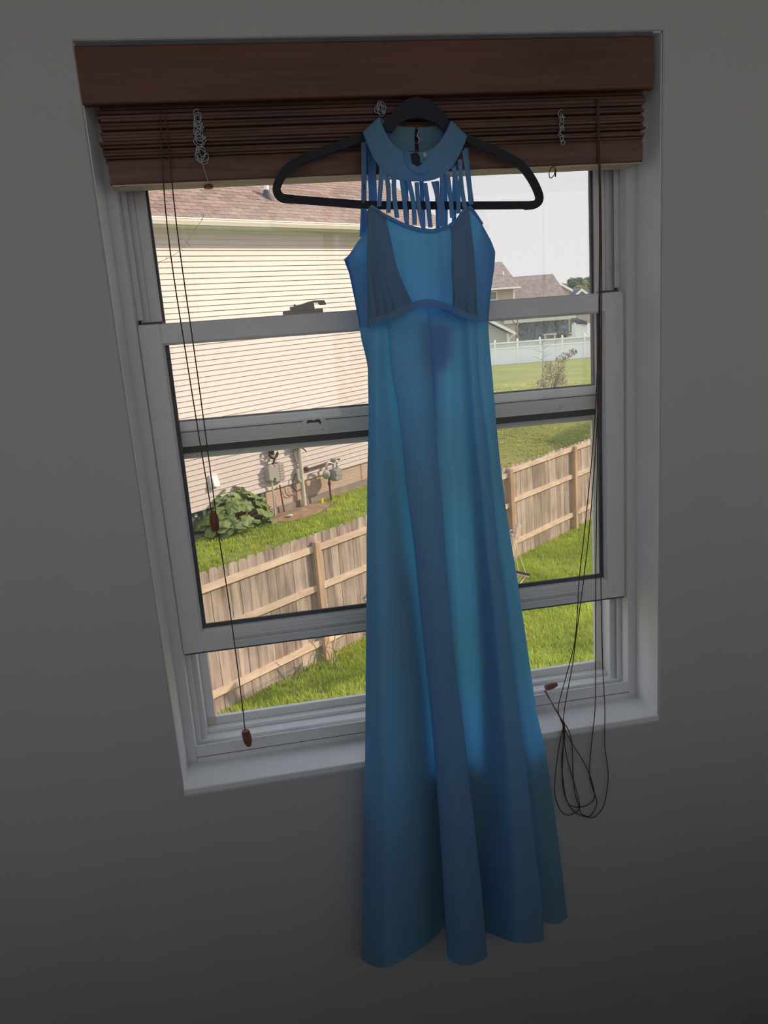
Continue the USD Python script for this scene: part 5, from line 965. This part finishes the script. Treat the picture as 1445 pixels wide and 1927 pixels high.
for (du, dv), rd in blobs:
    v, f = leaf_cloud(r, bp(du * 0.95, dv * 0.95 + 2, r.normal(0, 0.12)), np.array([rd, rd, rd]) * PXM * 1.2, 100, 0.036); V.append(v); Fc.append(f + k); k += len(v)
part(sb_, 'foliage', trimesh.Trimesh(np.vstack(V), np.vstack(Fc), process=False), 'red_leaf')
for (du, dv), rd in blobs: part(sb_, 'stem', tube(smooth_path([bp(r.normal(0, 2), -1), bp(du * 0.4, dv * 0.6), bp(du * 0.95, dv)]), np.linspace(0.016, 0.005, 17), 5), 'bark', True)
sg = thing('sapling', 'thin bare sapling standing behind the reddish shrub', 'tree', loc=tuple(bp(-4, 0, 1.5)))
part(sg, 'stem', tube(smooth_path([bp(-4, -2, 1.5), bp(-5, 40, 1.5), bp(-3, 70, 1.5), bp(-4, 96, 1.5)]), np.linspace(0.016, 0.006, 25), 5), 'bark', True)
for dv, dx in ((58, -18), (66, 12), (72, -20), (78, 16), (84, -14), (90, 10), (62, 18)):
    part(sg, 'twig', tube(smooth_path([bp(-4, dv - 4, 1.5), bp(-4 + dx * 0.5, dv, 1.5), bp(-4 + dx, dv + 5, 1.5)]), np.linspace(0.008, 0.004, 17), 4), 'bark', True)

# unseen house added on the right to cast a gable shadow on the lawn
tipg = np.array([8.0, 20.0, -1.6])
for _ in range(8): tipg = at_plane(1008, 836, np.array([0, 0, gz(tipg[0], tipg[1])]), np.array([0, 0, 1.0]))
rr_ = 13.0; rx, ry, ghg = tipg[0] + rr_, tipg[1] - 0.012 * rr_, tipg[2] + 0.545 * rr_ - gz(tipg[0] + rr_, tipg[1])
rh = thing('gabled_house', 'unseen taupe gable roofed house added to shade the open lawn', 'house', loc=(rx + 5, ry - 6, gz(rx, ry)))
g0 = gz(rx, ry) - 0.4; rz_ = g0 + 0.4 + ghg
part(rh, 'wall', trimesh.convex.convex_hull(np.array([(x, y, z) for x in (rx + 0.5, rx + 11) for y, z in ((ry - 5, g0), (ry + 5, g0), (ry + 5, rz_ - 2.7), (ry, rz_ - 0.1), (ry - 5, rz_ - 2.7))])), 'taupe_siding')
for sy in (-1, 1):
    part(rh, 'roof', trimesh.convex.convex_hull(np.array([(x, y, z + d) for x in (rx, rx + 11.5) for y, z in ((ry, rz_), (ry + sy * 5.5, rz_ - 2.95)) for d in (-0.12, 0.0)])), 'far_shingle')

# small things on and by the glass and the fence
pts = [at(u, v, 0.168) for u, v in ((299, 493), (312, 488), (330, 478), (345, 464), (352, 455), (362, 440), (370, 428), (378, 416), (382, 408))]
wb = thing('dried_tendril', 'thin dried tendril clinging to the upper pane at its left', 'twig', loc=tuple(pts[4]))
part(wb, 'strand', tube(smooth_path(pts), 0.00035, 5), 'stalk', True)
for i, (k, du, dv) in enumerate(((0, -2, 6), (1, 3, -5), (3, 6, 3), (4, -6, -4), (4, 3, 9), (6, -5, 4), (7, 5, -5), (8, 6, -4), (8, -4, -6), (8, 2, -9))):
    q = pts[k]; part(wb, 'barb', tube([q, q + np.array([du, 0, -dv]) * 0.0008], 0.00045, 5), 'stalk')
fp0 = FP(-0.12, -0.25, 0); fz = gz(fp0[0], fp0[1]); rw = np.random.default_rng(8)
wd_ = thing('weed_clump', 'tall pale weed stalks at the foot of the nearest fence post', 'weed', loc=(fp0[0], fp0[1], fz))
for i in range(9):
    b_ = fp0 + DF * rw.normal(0, 0.10) + NF * rw.normal(0, 0.06); b_[2] = fz; tp_ = b_ + DF * rw.normal(0.05, 0.22) + NF * rw.normal(0, 0.1) + np.array([0, 0, rw.uniform(0.25, 0.62)])
    part(wd_, 'stem', tube(smooth_path([b_, b_ * 0.5 + tp_ * 0.5 + np.array([0.02, 0, 0.08]), tp_]), np.linspace(0.008, 0.004, 17), 5), 'rope' if i % 2 else 'rhubarb_leaf', True)
